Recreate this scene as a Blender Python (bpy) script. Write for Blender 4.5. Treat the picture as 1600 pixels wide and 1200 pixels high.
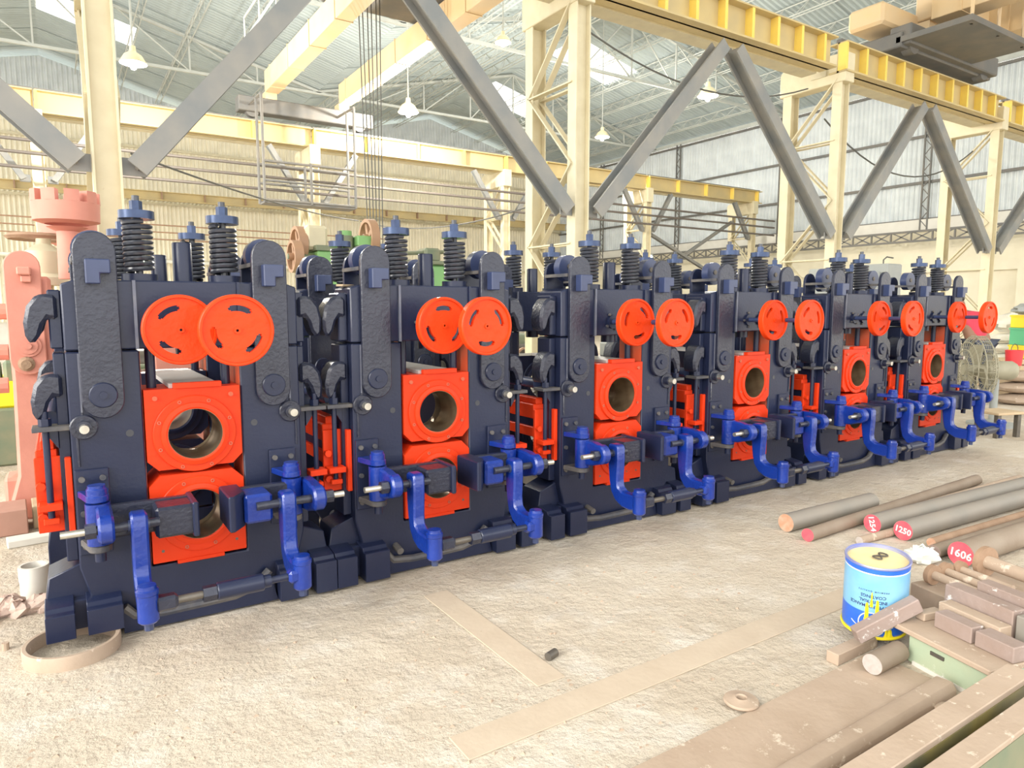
import bpy, bmesh, math, random
from mathutils import Vector, Matrix
random.seed(7)
R = math.radians
pi = math.pi
for o in list(bpy.data.objects): bpy.data.objects.remove(o)
scene = bpy.context.scene
col = scene.collection

# ------------------------------------------------------------------ camera
FPX = 1080.0; CAMH = 1.5; TILT = math.atan(120 / FPX); AZ = R(56.95)
cam = bpy.data.cameras.new('camera'); camo = bpy.data.objects.new('camera', cam); col.objects.link(camo)
camo.location = (0, 0, CAMH); camo.rotation_euler = (pi / 2 - TILT, 0, AZ - pi / 2)
cam.sensor_width = 36; cam.lens = 36 * FPX / 1600; cam.clip_start = .05; cam.clip_end = 300
scene.camera = camo
_fh = Vector((math.cos(AZ), math.sin(AZ), 0)); _rt = Vector((math.sin(AZ), -math.cos(AZ), 0)); _u = Vector((0, 0, 1))
_fw = _fh * math.cos(TILT) - _u * math.sin(TILT); _up = _u * math.cos(TILT) + _fh * math.sin(TILT)
def ray(u, v): return _fw * FPX + _rt * (u - 800) + _up * (600 - v)
def PZ(u, v, z=0.0):
    d = ray(u, v); t = (z - CAMH) / d.z; return Vector((d.x * t, d.y * t, z))
def PY(u, v, y):
    d = ray(u, v); t = y / d.y; return Vector((d.x * t, y, CAMH + d.z * t))
def PX(u, v, x):
    d = ray(u, v); t = x / d.x; return Vector((x, d.y * t, CAMH + d.z * t))

# ------------------------------------------------------------------ light
world = bpy.data.worlds.new('World'); scene.world = world; world.use_nodes = True
wn = world.node_tree; bg = wn.nodes['Background']
bg.inputs[0].default_value = (1.0, .995, .965, 1); bg.inputs[1].default_value = 3.7
sun = bpy.data.lights.new('sun', 'SUN'); sun.energy = 6.0; sun.angle = R(40); sun.color = (1, .96, .88)
suno = bpy.data.objects.new('sun', sun); col.objects.link(suno)
_sd = Vector((.88, .20, -.44)); suno.rotation_euler = _sd.to_track_quat('-Z', 'Y').to_euler()
scene.view_settings.view_transform = 'Standard'
try: scene.view_settings.look = 'None'
except Exception: pass
scene.view_settings.exposure = -.38; scene.view_settings.gamma = 1.0
scene.view_settings.use_curve_mapping = False

# ------------------------------------------------------------------ materials
def mat(name, base, rough=.5, metal=0., var=None, vscale=6., vmix=.5, bump=0., bscale=40., spots=None, sscale=9., sthr=.62, coat=0., spec=.5, trans=0.):
    m = bpy.data.materials.new(name); m.use_nodes = True; nt = m.node_tree; n = nt.nodes; l = nt.links
    b = n['Principled BSDF']; b.inputs['Roughness'].default_value = rough; b.inputs['Metallic'].default_value = metal
    b.inputs['Specular IOR Level'].default_value = spec
    b.inputs['Coat Weight'].default_value = coat; b.inputs['Coat Roughness'].default_value = .12
    tc = n.new('ShaderNodeTexCoord'); out = None
    rgb = n.new('ShaderNodeRGB'); rgb.outputs[0].default_value = (*base, 1); out = rgb.outputs[0]
    if var:
        tx = n.new('ShaderNodeTexNoise'); tx.inputs['Scale'].default_value = vscale; tx.inputs['Detail'].default_value = 6
        l.new(tc.outputs['Object'], tx.inputs['Vector'])
        rp = n.new('ShaderNodeMapRange'); rp.inputs[1].default_value = .35; rp.inputs[2].default_value = .68; rp.inputs[4].default_value = vmix
        l.new(tx.outputs['Fac'], rp.inputs[0])
        mx = n.new('ShaderNodeMixRGB'); mx.inputs[2].default_value = (*var, 1)
        l.new(rp.outputs[0], mx.inputs[0]); l.new(out, mx.inputs[1]); out = mx.outputs[0]
    if spots:
        tx = n.new('ShaderNodeTexNoise'); tx.inputs['Scale'].default_value = sscale; tx.inputs['Detail'].default_value = 8; tx.inputs['Roughness'].default_value = .7
        l.new(tc.outputs['Object'], tx.inputs['Vector'])
        rp = n.new('ShaderNodeMapRange'); rp.inputs[1].default_value = sthr; rp.inputs[2].default_value = sthr + .06
        l.new(tx.outputs['Fac'], rp.inputs[0])
        mx = n.new('ShaderNodeMixRGB'); mx.inputs[2].default_value = (*spots, 1)
        l.new(rp.outputs[0], mx.inputs[0]); l.new(out, mx.inputs[1]); out = mx.outputs[0]
    l.new(out, b.inputs['Base Color'])
    if bump:
        tx = n.new('ShaderNodeTexNoise'); tx.inputs['Scale'].default_value = bscale; tx.inputs['Detail'].default_value = 5
        l.new(tc.outputs['Object'], tx.inputs['Vector'])
        bp = n.new('ShaderNodeBump'); bp.inputs['Strength'].default_value = bump; bp.inputs['Distance'].default_value = .01
        l.new(tx.outputs['Fac'], bp.inputs['Height']); l.new(bp.outputs[0], b.inputs['Normal'])
    return m
def emis(name, c, s):
    m = bpy.data.materials.new(name); m.use_nodes = True; nt = m.node_tree
    b = nt.nodes['Principled BSDF']; b.inputs['Base Color'].default_value = (*c, 1)
    b.inputs['Emission Color'].default_value = (*c, 1); b.inputs['Emission Strength'].default_value = s
    return m
M = {}
M['navy'] = mat('navy paint', (.010, .015, .044), .36, var=(.024, .031, .064), vscale=3, vmix=.5, bump=.10, bscale=60, coat=.12, spec=.4)
M['navyc'] = mat('navy cast paint', (.014, .017, .036), .32, var=(.03, .034, .056), vscale=9, bump=.4, bscale=55, coat=.2)
M['navyd'] = mat('navy dusty', (.04, .044, .06), .55, var=(.22, .19, .15), vscale=7, vmix=.6, bump=.3, bscale=40)
M['blue'] = mat('gloss blue paint', (.004, .024, .20), .28, var=(.009, .045, .32), vscale=10, vmix=.4, bump=.35, bscale=45, coat=.3)
M['bluelt'] = mat('blue steel paint', (.035, .05, .12), .35, var=(.022, .032, .08), vscale=12, coat=.15)
M['capblue'] = mat('spring cap blue', (.025, .04, .095), .22, metal=.3, var=(.06, .10, .2), vscale=14)
M['edge'] = mat('worn edge', (.12, .13, .18), .4, var=(.2, .2, .22), vscale=20)
M['coil'] = mat('spring black', (.03, .033, .045), .3, var=(.07, .075, .09), vscale=30, coat=.3)
M['orange'] = mat('orange paint', (.70, .040, .007), .42, var=(.75, .058, .012), vscale=5, vmix=.5, bump=.15, bscale=35, spec=.22)
M['orangew'] = mat('orange wheel paint', (.74, .047, .005), .42, var=(.78, .068, .012), vscale=6, bump=.45, bscale=22, spec=.22)
M['orusty'] = mat('orange dusty', (.55, .085, .03), .6, var=(.36, .17, .11), vscale=8, vmix=.7)
M['bore'] = mat('machined bore', (.22, .15, .09), .3, metal=.7, var=(.4, .3, .18), vscale=16)
M['steel'] = mat('bright steel', (.62, .6, .54), .3, metal=.8, var=(.4, .36, .3), vscale=30)
M['dsteel'] = mat('dark steel', (.12, .11, .10), .45, metal=.5, var=(.2, .17, .13), vscale=20)
M['tie'] = mat('tie plate', (.52, .5, .48), .5, var=(.38, .3, .26), vscale=7)
M['dustledge'] = mat('dusty ledge', (.5, .44, .36), .8, var=(.3, .26, .2), vscale=12)
M['cream'] = mat('cream column paint', (.70, .63, .44), .55, var=(.58, .50, .33), vscale=4, vmix=.6, spots=(.45, .33, .2), sscale=7, sthr=.68)
M['creamd'] = mat('cream dirty', (.66, .6, .42), .6, var=(.45, .4, .3), vscale=3)
M['brace'] = mat('grey brace', (.20, .21, .21), .5, var=(.34, .31, .26), vscale=2.5, vmix=.6)
M['yellow'] = mat('yellow girder', (.60, .47, .22), .5, var=(.47, .38, .21), vscale=2, vmix=.7, spots=(.4, .28, .15), sscale=5, sthr=.7)
M['yellowb'] = mat('yellow stiffener', (.9, .66, .13), .5, var=(.8, .55, .15), vscale=5)
M['crane'] = mat('crane orange cream', (.70, .50, .27), .5, var=(.64, .52, .36), vscale=1.5, vmix=.7)
M['craned'] = mat('crane grey', (.13, .13, .125), .6, var=(.22, .19, .15), vscale=3)
M['sheety'] = mat('cement sheet cream', (.86, .80, .63), .8, var=(.68, .63, .50), vscale=1.3, vmix=.7, bump=.1, bscale=8)
M['sheetg'] = mat('cement sheet grey', (.66, .70, .71), .75, var=(.50, .54, .56), vscale=1.5, vmix=.7)
M['roof'] = mat('roof sheet', (.42, .48, .48), .75, var=(.33, .38, .39), vscale=.8, vmix=.7)
M['truss'] = mat('truss paint', (.52, .54, .50), .6, var=(.4, .42, .4), vscale=4)
M['rust'] = mat('rust', (.30, .19, .12), .75, var=(.46, .31, .21), vscale=9, bump=.4, bscale=50)
M['rustl'] = mat('light rust dust', (.43, .33, .25), .8, var=(.33, .24, .17), vscale=6, spots=(.62, .52, .42), sscale=12, sthr=.6, bump=.2)
M['rustp'] = mat('purple rust block', (.28, .205, .17), .7, var=(.36, .29, .27), vscale=8, spots=(.72, .68, .64), sscale=14, sthr=.6, bump=.3)
M['bar'] = mat('rolled bar', (.25, .19, .14), .65, metal=.1, var=(.34, .28, .22), vscale=5, bump=.15)
M['barg'] = mat('grey bar', (.25, .23, .20), .6, metal=.1, var=(.33, .28, .23), vscale=4)
M['redend'] = mat('red painted end', (.80, .08, .12), .6, var=(.7, .16, .16), vscale=20)
M['rustend'] = mat('sawn rust end', (.48, .25, .15), .7, var=(.6, .45, .35), vscale=30)
M['sawn'] = mat('sawn steel end', (.55, .50, .47), .5, metal=.3, var=(.4, .35, .32), vscale=60)
M['chalk'] = mat('chalk', (.9, .88, .84), .9)
M['salmon'] = mat('salmon primer', (.66, .27, .20), .6, var=(.55, .21, .16), vscale=5, vmix=.6, bump=.2, bscale=20)
M['wood'] = mat('timber', (.55, .42, .27), .8, var=(.4, .28, .17), vscale=8)
M['woodr'] = mat('red brown timber', (.45, .25, .19), .8, var=(.35, .19, .14), vscale=6)
M['green'] = mat('machine green', (.22, .45, .16), .5, var=(.16, .33, .15), vscale=4)
M['greend'] = mat('dark machine green', (.16, .2, .13), .6, var=(.3, .26, .16), vscale=6)
M['mint'] = mat('chipped mint paint', (.36, .45, .32), .6, var=(.42, .41, .27), vscale=5, spots=(.8, .78, .74), sscale=6, sthr=.58, bump=.2)
M['brown'] = mat('brown flywheel', (.42, .25, .15), .6, var=(.33, .2, .13), vscale=8)
M['olive'] = mat('olive grease side', (.10, .11, .08), .4, var=(.34, .27, .08), vscale=3.5, vmix=.9, spots=(.70, .42, .03), sscale=2.2, sthr=.64)
M['brick'] = mat('white washed brick', (.74, .69, .54), .85, var=(.64, .58, .44), vscale=2.2, bump=.3, bscale=14)
M['conc'] = mat('concrete ledge', (.68, .66, .6), .85, var=(.56, .53, .47), vscale=3)
M['white'] = mat('white enamel', (.82, .80, .74), .4)
M['lampy'] = mat('lamp shade cream', (.85, .76, .5), .4)
M['canblue'] = mat('can light blue', (.17, .43, .70), .35, var=(.28, .52, .68), vscale=9, vmix=.7, spots=(.34, .36, .34), sscale=7, sthr=.7)
M['candark'] = mat('can dark blue', (.02, .12, .60), .35, var=(.05, .2, .7), vscale=9)
M['canrim'] = mat('can rim', (.22, .25, .55), .35, metal=.3, var=(.5, .48, .44), vscale=8)
M['canlid'] = mat('can top', (.72, .62, .36), .5, var=(.58, .45, .2), vscale=10)
M['ink'] = mat('dark ink', (.03, .05, .14), .5)
M['ypaint'] = mat('yellow paint', (.92, .76, .02), .35)
M['cloth'] = mat('white cloth', (.76, .78, .74), .9)
M['red'] = mat('red shirt', (.62, .05, .09), .8, var=(.5, .04, .06), vscale=9)
M['skin'] = mat('skin', (.26, .13, .08), .5)
M['hair'] = mat('hair', (.015, .012, .01), .5)
M['trouser'] = mat('trousers', (.06, .07, .1), .8)
M['ybox'] = mat('yellow box', (.85, .62, .03), .5)
M['gbox'] = mat('green box', (.10, .42, .22), .5)
M['grey'] = mat('grey machine', (.30, .32, .31), .6, var=(.38, .38, .34), vscale=5)
M['fan'] = mat('fan olive', (.30, .28, .20), .5, var=(.4, .36, .26), vscale=9)
M['sack'] = mat('sack', (.72, .70, .62), .9, var=(.6, .55, .45), vscale=6, bump=.4, bscale=15)
M['stone'] = mat('rubble', (.45, .33, .27), .9, var=(.62, .5, .44), vscale=14, bump=.5)
M['sand'] = mat('sandy strip', (.52, .43, .33), .9, var=(.44, .35, .26), vscale=7, bump=.15)
M['bucket'] = mat('red bucket', (.75, .05, .06), .4)
M['cable'] = mat('cable', (.10, .10, .09), .6)
M['pipe'] = mat('conductor rail', (.13, .11, .095), .6)
M['pale'] = mat('pale pipe', (.82, .80, .70), .5)
M['bulb'] = emis('bulb', (1, .97, .9), 6)
M['flood'] = emis('flood lamp', (.85, .95, 1), 60)

def floor_mat():
    m = bpy.data.materials.new('dusty floor'); m.use_nodes = True; nt = m.node_tree; n = nt.nodes; l = nt.links; b = n['Principled BSDF']
    b.inputs['Roughness'].default_value = .9; b.inputs['Specular IOR Level'].default_value = .2
    tc = n.new('ShaderNodeTexCoord')
    def noise(s, d=6, r=.6):
        t = n.new('ShaderNodeTexNoise'); t.inputs['Scale'].default_value = s; t.inputs['Detail'].default_value = d; t.inputs['Roughness'].default_value = r
        l.new(tc.outputs['Object'], t.inputs['Vector']); return t.outputs['Fac']
    def mr(x, a, b_, lo=0., hi=1.):
        t = n.new('ShaderNodeMapRange'); t.inputs[1].default_value = a; t.inputs[2].default_value = b_; t.inputs[3].default_value = lo; t.inputs[4].default_value = hi
        l.new(x, t.inputs[0]); return t.outputs[0]
    def mix(f, a, c):
        t = n.new('ShaderNodeMixRGB'); l.new(f, t.inputs[0])
        if isinstance(a, tuple): t.inputs[1].default_value = (*a, 1)
        else: l.new(a, t.inputs[1])
        t.inputs[2].default_value = (*c, 1); return t.outputs[0]
    c = mix(mr(noise(.9), .35, .65), (.60, .53, .435), (.52, .44, .345))
    c = mix(mr(noise(3.2, 8, .65), .5, .68, 0, .7), c, (.68, .63, .56))
    c = mix(mr(noise(7, 9, .7), .62, .74, 0, .5), c, (.44, .35, .26))
    c = mix(mr(noise(60, 4, .7), .58, .68, 0, .6), c, (.30, .25, .20))
    c = mix(mr(noise(1.7, 9, .75), .58, .70, 0, .45), c, (.38, .33, .28))
    l.new(c, b.inputs['Base Color'])
    a = n.new('ShaderNodeMath'); a.operation = 'ADD'; l.new(noise(28, 8, .65), a.inputs[0])
    a2 = n.new('ShaderNodeMath'); a2.operation = 'MULTIPLY'; a2.inputs[1].default_value = 2.2; l.new(noise(5, 5, .6), a2.inputs[0]); l.new(a2.outputs[0], a.inputs[1])
    bp = n.new('ShaderNodeBump'); bp.inputs['Strength'].default_value = .9; bp.inputs['Distance'].default_value = .02
    l.new(a.outputs[0], bp.inputs['Height']); l.new(bp.outputs[0], b.inputs['Normal'])
    return m
M['floor'] = floor_mat()
def skylight_mat():
    m = bpy.data.materials.new('skylight sheet'); m.use_nodes = True; nt = m.node_tree; n = nt.nodes; l = nt.links
    t = n.new('ShaderNodeBsdfTranslucent'); t.inputs[0].default_value = (.95, .95, .9, 1)
    g = n.new('ShaderNodeBsdfTransparent'); mx = n.new('ShaderNodeMixShader'); mx.inputs[0].default_value = .5
    l.new(t.outputs[0], mx.inputs[1]); l.new(g.outputs[0], mx.inputs[2]); l.new(mx.outputs[0], n['Material Output'].inputs[0]); return m
M['sky'] = skylight_mat()

# ------------------------------------------------------------------ mesh helpers
class MB:
    def __init__(s): s.v = []; s.f = []
    def add(s, vs, fs):
        k = len(s.v); s.v += [tuple(x) for x in vs]; s.f += [tuple(i + k for i in f) for f in fs]; return s
    def box(s, x0, x1, y0, y1, z0, z1):
        return s.add([(x, y, z) for x in (x0, x1) for y in (y0, y1) for z in (z0, z1)],
                     [(0, 1, 3, 2), (4, 6, 7, 5), (0, 4, 5, 1), (2, 3, 7, 6), (0, 2, 6, 4), (1, 5, 7, 3)])
    def prism(s, poly, axis, a, b):
        def pt(p, t): return {'x': (t, p[0], p[1]), 'y': (p[0], t, p[1]), 'z': (p[0], p[1], t)}[axis]
        n = len(poly)
        return s.add([pt(p, a) for p in poly] + [pt(p, b) for p in poly],
                     [tuple(range(n)), tuple(range(2 * n - 1, n - 1, -1))] + [(i, (i + 1) % n, n + (i + 1) % n, n + i) for i in range(n)])
    def cyl(s, c, axis, r, a, b, n=20, r2=None):
        r2 = r if r2 is None else r2
        return s.frust(c, axis, r, r2, a, b, n)
    def frust(s, c, axis, r, r2, a, b, n):
        def pt(i, rr, t):
            p = (c[0] + rr * math.cos(2 * pi * i / n), c[1] + rr * math.sin(2 * pi * i / n))
            return {'x': (t, p[0], p[1]), 'y': (p[0], t, p[1]), 'z': (p[0], p[1], t)}[axis]
        return s.add([pt(i, r, a) for i in range(n)] + [pt(i, r2, b) for i in range(n)],
                     [tuple(range(n)), tuple(range(2 * n - 1, n - 1, -1))] + [(i, (i + 1) % n, n + (i + 1) % n, n + i) for i in range(n)])
    def lathe(s, c, axis, prof, n=32, closed=False):
        # prof: list of (r, t); closed loops back (torus like)
        def pt(i, rr, t):
            p = (c[0] + rr * math.cos(2 * pi * i / n), c[1] + rr * math.sin(2 * pi * i / n))
            return {'x': (t, p[0], p[1]), 'y': (p[0], t, p[1]), 'z': (p[0], p[1], t)}[axis]
        m = len(prof); vs = [pt(i, r, t) for r, t in prof for i in range(n)]; fs = []
        for j in range(m if closed else m - 1):
            k = (j + 1) % m
            for i in range(n): fs.append((j * n + i, j * n + (i + 1) % n, k * n + (i + 1) % n, k * n + i))
        if not closed:
            if prof[0][0] > 1e-6: fs.append(tuple(range(n)))
            if prof[-1][0] > 1e-6: fs.append(tuple((m - 1) * n + i for i in range(n)))
        return s.add(vs, fs)
    def tube(s, c, axis, ro, ri, a, b, n=32):
        return s.lathe(c, axis, [(ri, a), (ro, a), (ro, b), (ri, b)], n, True)
    def bar(s, p, q, w, h, up=(0, 0, 1)):
        p = Vector(p); q = Vector(q); d = (q - p).normalized(); up = Vector(up)
        if abs(d.dot(up)) > .98: up = Vector((1, 0, 0))
        a = d.cross(up).normalized() * w / 2; b = a.cross(d).normalized() * h / 2
        vs = [t + i * a + j * b for t in (p, q) for i, j in ((-1, -1), (1, -1), (1, 1), (-1, 1))]
        return s.add(vs, [(0, 1, 2, 3), (7, 6, 5, 4)] + [(i, (i + 1) % 4, 4 + (i + 1) % 4, 4 + i) for i in range(4)])
    def ibeam(s, p, q, w, h, t, up=(0, 0, 1)):
        p = Vector(p); q = Vector(q); d = (q - p).normalized(); up = Vector(up)
        if abs(d.dot(up)) > .98: up = Vector((1, 0, 0))
        a = d.cross(up).normalized(); b = a.cross(d).normalized()
        for k in (-1, 1): s.bar(p + b * k * (h - t) / 2, q + b * k * (h - t) / 2, w, t, b)
        return s.bar(p, q, t, h - 2 * t, b)
    def rod(s, p, q, r, n=8, r2=None): return s.sweep([p, q], r, n, r2)
    def sweep(s, pts, r, n=8, r2=None):
        pts = [Vector(p) for p in pts]; m = len(pts); vs = []; prev = None
        for i, p in enumerate(pts):
            d = (pts[min(i + 1, m - 1)] - pts[max(i - 1, 0)]).normalized()
            ref = Vector((0, 0, 1)) if abs(d.z) < .95 else Vector((1, 0, 0))
            if prev is not None: ref = prev
            a = (ref - d * ref.dot(d)).normalized(); b = d.cross(a); prev = a
            rr = r if r2 is None else r + (r2 - r) * i / (m - 1)
            vs += [p + rr * (a * math.cos(2 * pi * k / n) + b * math.sin(2 * pi * k / n)) for k in range(n)]
        fs = [(i * n + k, i * n + (k + 1) % n, (i + 1) * n + (k + 1) % n, (i + 1) * n + k) for i in range(m - 1) for k in range(n)]
        fs += [tuple(range(n)), tuple((m - 1) * n + k for k in range(n))]
        return s.add(vs, fs)
    def build(s, name, m, parent=None, loc=None, bevel=0., smooth=True, rot=None, jitter=0.):
        me = bpy.data.meshes.new(name); lo = Vector(loc) if loc is not None else Vector((0, 0, 0))
        bm = bmesh.new(); vv = [bm.verts.new(Vector(v) - lo) for v in s.v]
        for f in s.f:
            try: bm.faces.new([vv[i] for i in f])
            except ValueError: pass
        bmesh.ops.recalc_face_normals(bm, faces=bm.faces)
        if bevel:
            es = [e for e in bm.edges if len(e.link_faces) == 2 and e.calc_face_angle(0) > .5]
            bmesh.ops.bevel(bm, geom=es, offset=bevel, segments=1, profile=.5, affect='EDGES', clamp_overlap=True)
        if jitter:
            for v in bm.verts: v.co += Vector([random.uniform(-jitter, jitter) for _ in range(3)])
        bm.to_mesh(me); bm.free()
        if smooth:
            me.shade_smooth(); me.set_sharp_from_angle(angle=R(32))
        me.materials.append(M[m] if isinstance(m, str) else m)
        o = bpy.data.objects.new(name, me); col.objects.link(o); o.location = lo
        if rot: o.rotation_euler = rot
        if parent: o.parent = parent
        return o
def tag(o, label, cat, group=None):
    o['label'] = label; o['category'] = cat
    if group: o['group'] = group
    return o
def struct(o, label=None, cat=None):
    o['kind'] = 'structure'
    if label: o['label'] = label
    if cat: o['category'] = cat
    return o
def thing(name, label, cat, loc=(0, 0, 0), rz=0, group=None):
    o = bpy.data.objects.new(name, None); col.objects.link(o); o.location = loc; o.rotation_euler = (0, 0, rz); o.empty_display_size = .1
    return tag(o, label, cat, group)
def inst(o, parent, loc=None, rot=None):
    c = o.copy(); col.objects.link(c); c.parent = parent
    if loc is not None: c.location = loc
    if rot is not None: c.rotation_euler = rot
    return c
def kids(o): return [c for c in bpy.data.objects if c.parent == o]
def copy_tree(o, parent=None, table=None):
    if table is None:
        table = {}
        for c in bpy.data.objects:
            if c.parent: table.setdefault(c.parent, []).append(c)
    c = o.copy(); col.objects.link(c); c.parent = parent
    for k in table.get(o, []): copy_tree(k, c, table)
    return c
def text_mesh(txt, size, depth=.0006):
    cu = bpy.data.curves.new('lettering', 'FONT'); cu.body = txt; cu.size = size; cu.extrude = depth; cu.offset = size * .018; cu.align_x = 'CENTER'; cu.align_y = 'CENTER'; cu.resolution_u = 2
    o = bpy.data.objects.new('lettering', cu); col.objects.link(o)
    bpy.context.view_layer.update()
    me = bpy.data.meshes.new_from_object(o); bpy.data.objects.remove(o); return me

# ------------------------------------------------------------------ the shell of the hall
XE, YB, XW, YS = 26.0, 34.6, -9.0, -5.0      # east wall, north wall, west end, open south side
EAVE, RIDGE, XR = 9.6, 11.75, 17.3
fl = MB().add([(-14, -9, 0), (34, -9, 0), (34, 40, 0), (-14, 40, 0)], [(0, 1, 2, 3)]).build('floor', 'floor'); struct(fl)

PITCH = .175; NCOR = 6; SW = PITCH * NCOR
def corr(length, depth=.055, n=NCOR, pitch=PITCH):
    pts = []
    for i in range(n):
        for t, h in ((0, 0), (.22, .0), (.5, 1), (.72, 1)): pts.append(((i + t) * pitch, h * depth))
    pts.append((n * pitch, 0))
    k = len(pts)
    vs = [(x, y, 0) for x, y in pts] + [(x, y, length) for x, y in pts]
    return MB().add(vs, [(i, i + 1, k + i + 1, k + i) for i in range(k - 1)])
# north (gable) wall
wb = MB().box(XW, XE + .3, YB + .12, YB + .22, 0, 1.0).build('wall_back', 'conc'); struct(wb)
rows = [(.9, 3.55), (3.5, 6.1), (6.05, 8.4), (8.35, 10.2)]
for (z0, z1) in rows:
    proto = None; x = XW; i = 0
    while x < XE:
        dy = .02 * ((i % 2)) - .02
        if proto is None: proto = corr(z1 - z0).build('sheet', 'sheety', wb, (0, 0, 0), smooth=False); o = proto
        else: o = inst(proto, wb)
        o.location = (x, YB + dy, z0); x += SW * .98; i += 1
# gable triangle above the rows
def roofz(x):
    x = abs(x - XR) if x > 8.6 else abs(x + .1)
    return RIDGE - (RIDGE - EAVE) * x / 8.7
x = XW
while x < XE:
    if max(roofz(x), roofz(min(x + SW, XE))) > 10.4:
        c_ = corr(1.0); k_ = len(c_.v) // 2
        c_.v = c_.v[:k_] + [(v[0], v[1], max(.02, roofz(min(x + v[0], XE)) - .22 - 10.15)) for v in c_.v[k_:]]
        c_.build('sheet', 'sheetg', wb, (0, 0, 0), smooth=False).location = (x, YB, 10.15)
    x += SW * .98
# girts and pale pipe on the back wall
for z in (3.55, 6.02, 8.36):
    MB().bar((XW, YB - .08, z), (XE, YB - .08, z), .08, .10).build('girt', 'creamd', wb)
MB().rod((XW, YB - .5, 3.72), (12, YB - .5, 3.35), .07, 8).build('pipe', 'pale', wb)
for z in (4.45, 4.75, 5.05):
    MB().rod((XW, YB - 1.2, z), (14, YB - 1.2, z - .12), .028, 6).build('pipe', 'brown', wb)
# east (eave) wall
we = MB().box(XE, XE + .35, YS, YB + .2, 0, 3.05).build('wall_right', 'brick'); struct(we)
MB().box(XE - .12, XE + .3, YS, YB, 4.22, 4.6).build('ledge', 'conc', we)
MB().box(XE + .05, XE + .3, YS, YB, 3.05, 4.22).build('brick_band', 'brick', we)
MB().box(XE - .10, XE + .05, YS, YB, 2.72, 3.08).build('plinth_band', 'brick', we)
for y in (9.4, 15.4, 21.4): MB().box(XE - .22, XE + .02, y, y + .55, 0, 2.75).build('pilaster', 'brick', we)
for (z0, z1) in ((4.58, 5.95), (5.9, 7.55), (7.5, 9.35)):
    proto = None; y = 5.0; i = 0
    while y < YB:
        if proto is None: proto = corr(z1 - z0).build('sheet', 'sheetg', we, (0, 0, 0), smooth=False); o = proto
        else: o = inst(proto, we)
        o.rotation_euler = (0, 0, pi / 2); o.location = (XE + .08 + .02 * (i % 2), y, z0); y += SW * .98; i += 1
for z in (4.6, 5.9, 7.5, 9.3): MB().bar((XE - .03, YS, z), (XE - .03, YB, z), .07, .09).build('girt', 'craned', we)
MB().box(XE - .02, XE + .3, YS, 5.0, 4.58, 9.3).build('upper_panel', 'sheetg', we)
# lattice walkway truss along the east wall
m = MB(); y = 8.0
m.bar((XE - .5, 6, 4.16), (XE - .5, YB - 1, 4.16), .07, .07); m.bar((XE - .5, 6, 3.82), (XE - .5, YB - 1, 3.82), .07, .07)
m.build('truss_chord', 'craned', we)
mm = MB().bar((0, 0, -.17), (0, .7, .17), .03, .04).bar((0, .7, -.17), (0, 0, .17), .03, .04).bar((0, 0, -.17), (0, 0, .17), .05, .05)
pr = None; y = 6.0
while y < YB - 1.5:
    if pr is None: pr = mm.build('lattice_panel', 'craned', we, (0, 0, 0)); o = pr
    else: o = inst(pr, we)
    o.location = (XE - .5, y, 3.99); y += .72
# slim lattice wall posts
for y in (13.0, 18.9, 24.8, 30.5):
    m = MB(); 
    for dy in (-.12, .12): m.bar((XE - .12, y + dy, 4.2), (XE - .12, y + dy, 9.4), .05, .05)
    z = 4.3; s_ = 1
    while z < 9.2: m.bar((XE - .12, y - .12 * s_, z), (XE - .12, y + .12 * s_, z + .28), .025, .025); z += .28; s_ = -s_
    m.build('lattice_post', 'craned', we)

# roof
ce = MB().bar((XE + .05, YS, EAVE - .12), (XE + .05, YB, EAVE - .12), .12, .16).build('ceiling', 'truss'); struct(ce)
def slope_sheets(x0, z0, x1, z1, nx, skip):
    # corrugations run down the slope (along x)
    L = math.hypot(x1 - x0, z1 - z0) / nx; ang = math.atan2(z1 - z0, x1 - x0)
    NW = 11; W = .19 * NW; pr = None; prs = None
    c = corr(L * 1.02, .05, NW, .19)
    for j in range(nx):
        y = YS; k = 0
        while y < YB + .2:
            if skip(j, k):
                if prs is None: prs = c.build('skylight', 'sky', ce, (0, 0, 0), smooth=False); o = prs
                else: o = inst(prs, ce)
            else:
                if pr is None: pr = c.build('roof_sheet', 'roof', ce, (0, 0, 0), smooth=False); o = pr
                else: o = inst(pr, ce)
            t = j / nx
            # local z -> slope direction, local x -> +Y, local y -> up
            dx = Vector((math.cos(ang), 0, math.sin(ang))); ex = Vector((0, 1, 0)); ey = dx.cross(ex)
            mtx = Matrix((ex, ey, dx)).transposed().to_4x4()
            o.matrix_local = Matrix.Translation((x0 + (x1 - x0) * t, y, z0 + (z1 - z0) * t)) @ mtx
            y += W * .985; k += 1
SKY = {'E': {(0, 13), (0, 16), (0, 1), (1, 1), (0, 4), (1, 4), (0, 7)}, 'W': {(1, 1), (1, 4), (1, 7), (1, 9), (0, 9)},
       'A': {(0, 16), (1, 1), (1, 4), (1, 7), (1, 10), (0, 10)}, 'B': {(1, 1), (1, 4), (1, 7), (1, 10), (1, 13), (1, 16), (2, 13), (2, 10)}}  # few are in view; the unseen skylights are added to brighten the hall
slope_sheets(XR, RIDGE, XE + .3, EAVE - .05, 3, lambda j, k: (j, k) in SKY['E'])
slope_sheets(8.6, EAVE, XR, RIDGE, 3, lambda j, k: (j, k) in SKY['W'])
slope_sheets(-.1, RIDGE, 8.6, EAVE, 3, lambda j, k: (j, k) in SKY['A'])
slope_sheets(XW, EAVE, -.1, RIDGE, 3, lambda j, k: (j, k) in SKY['B'])
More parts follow.
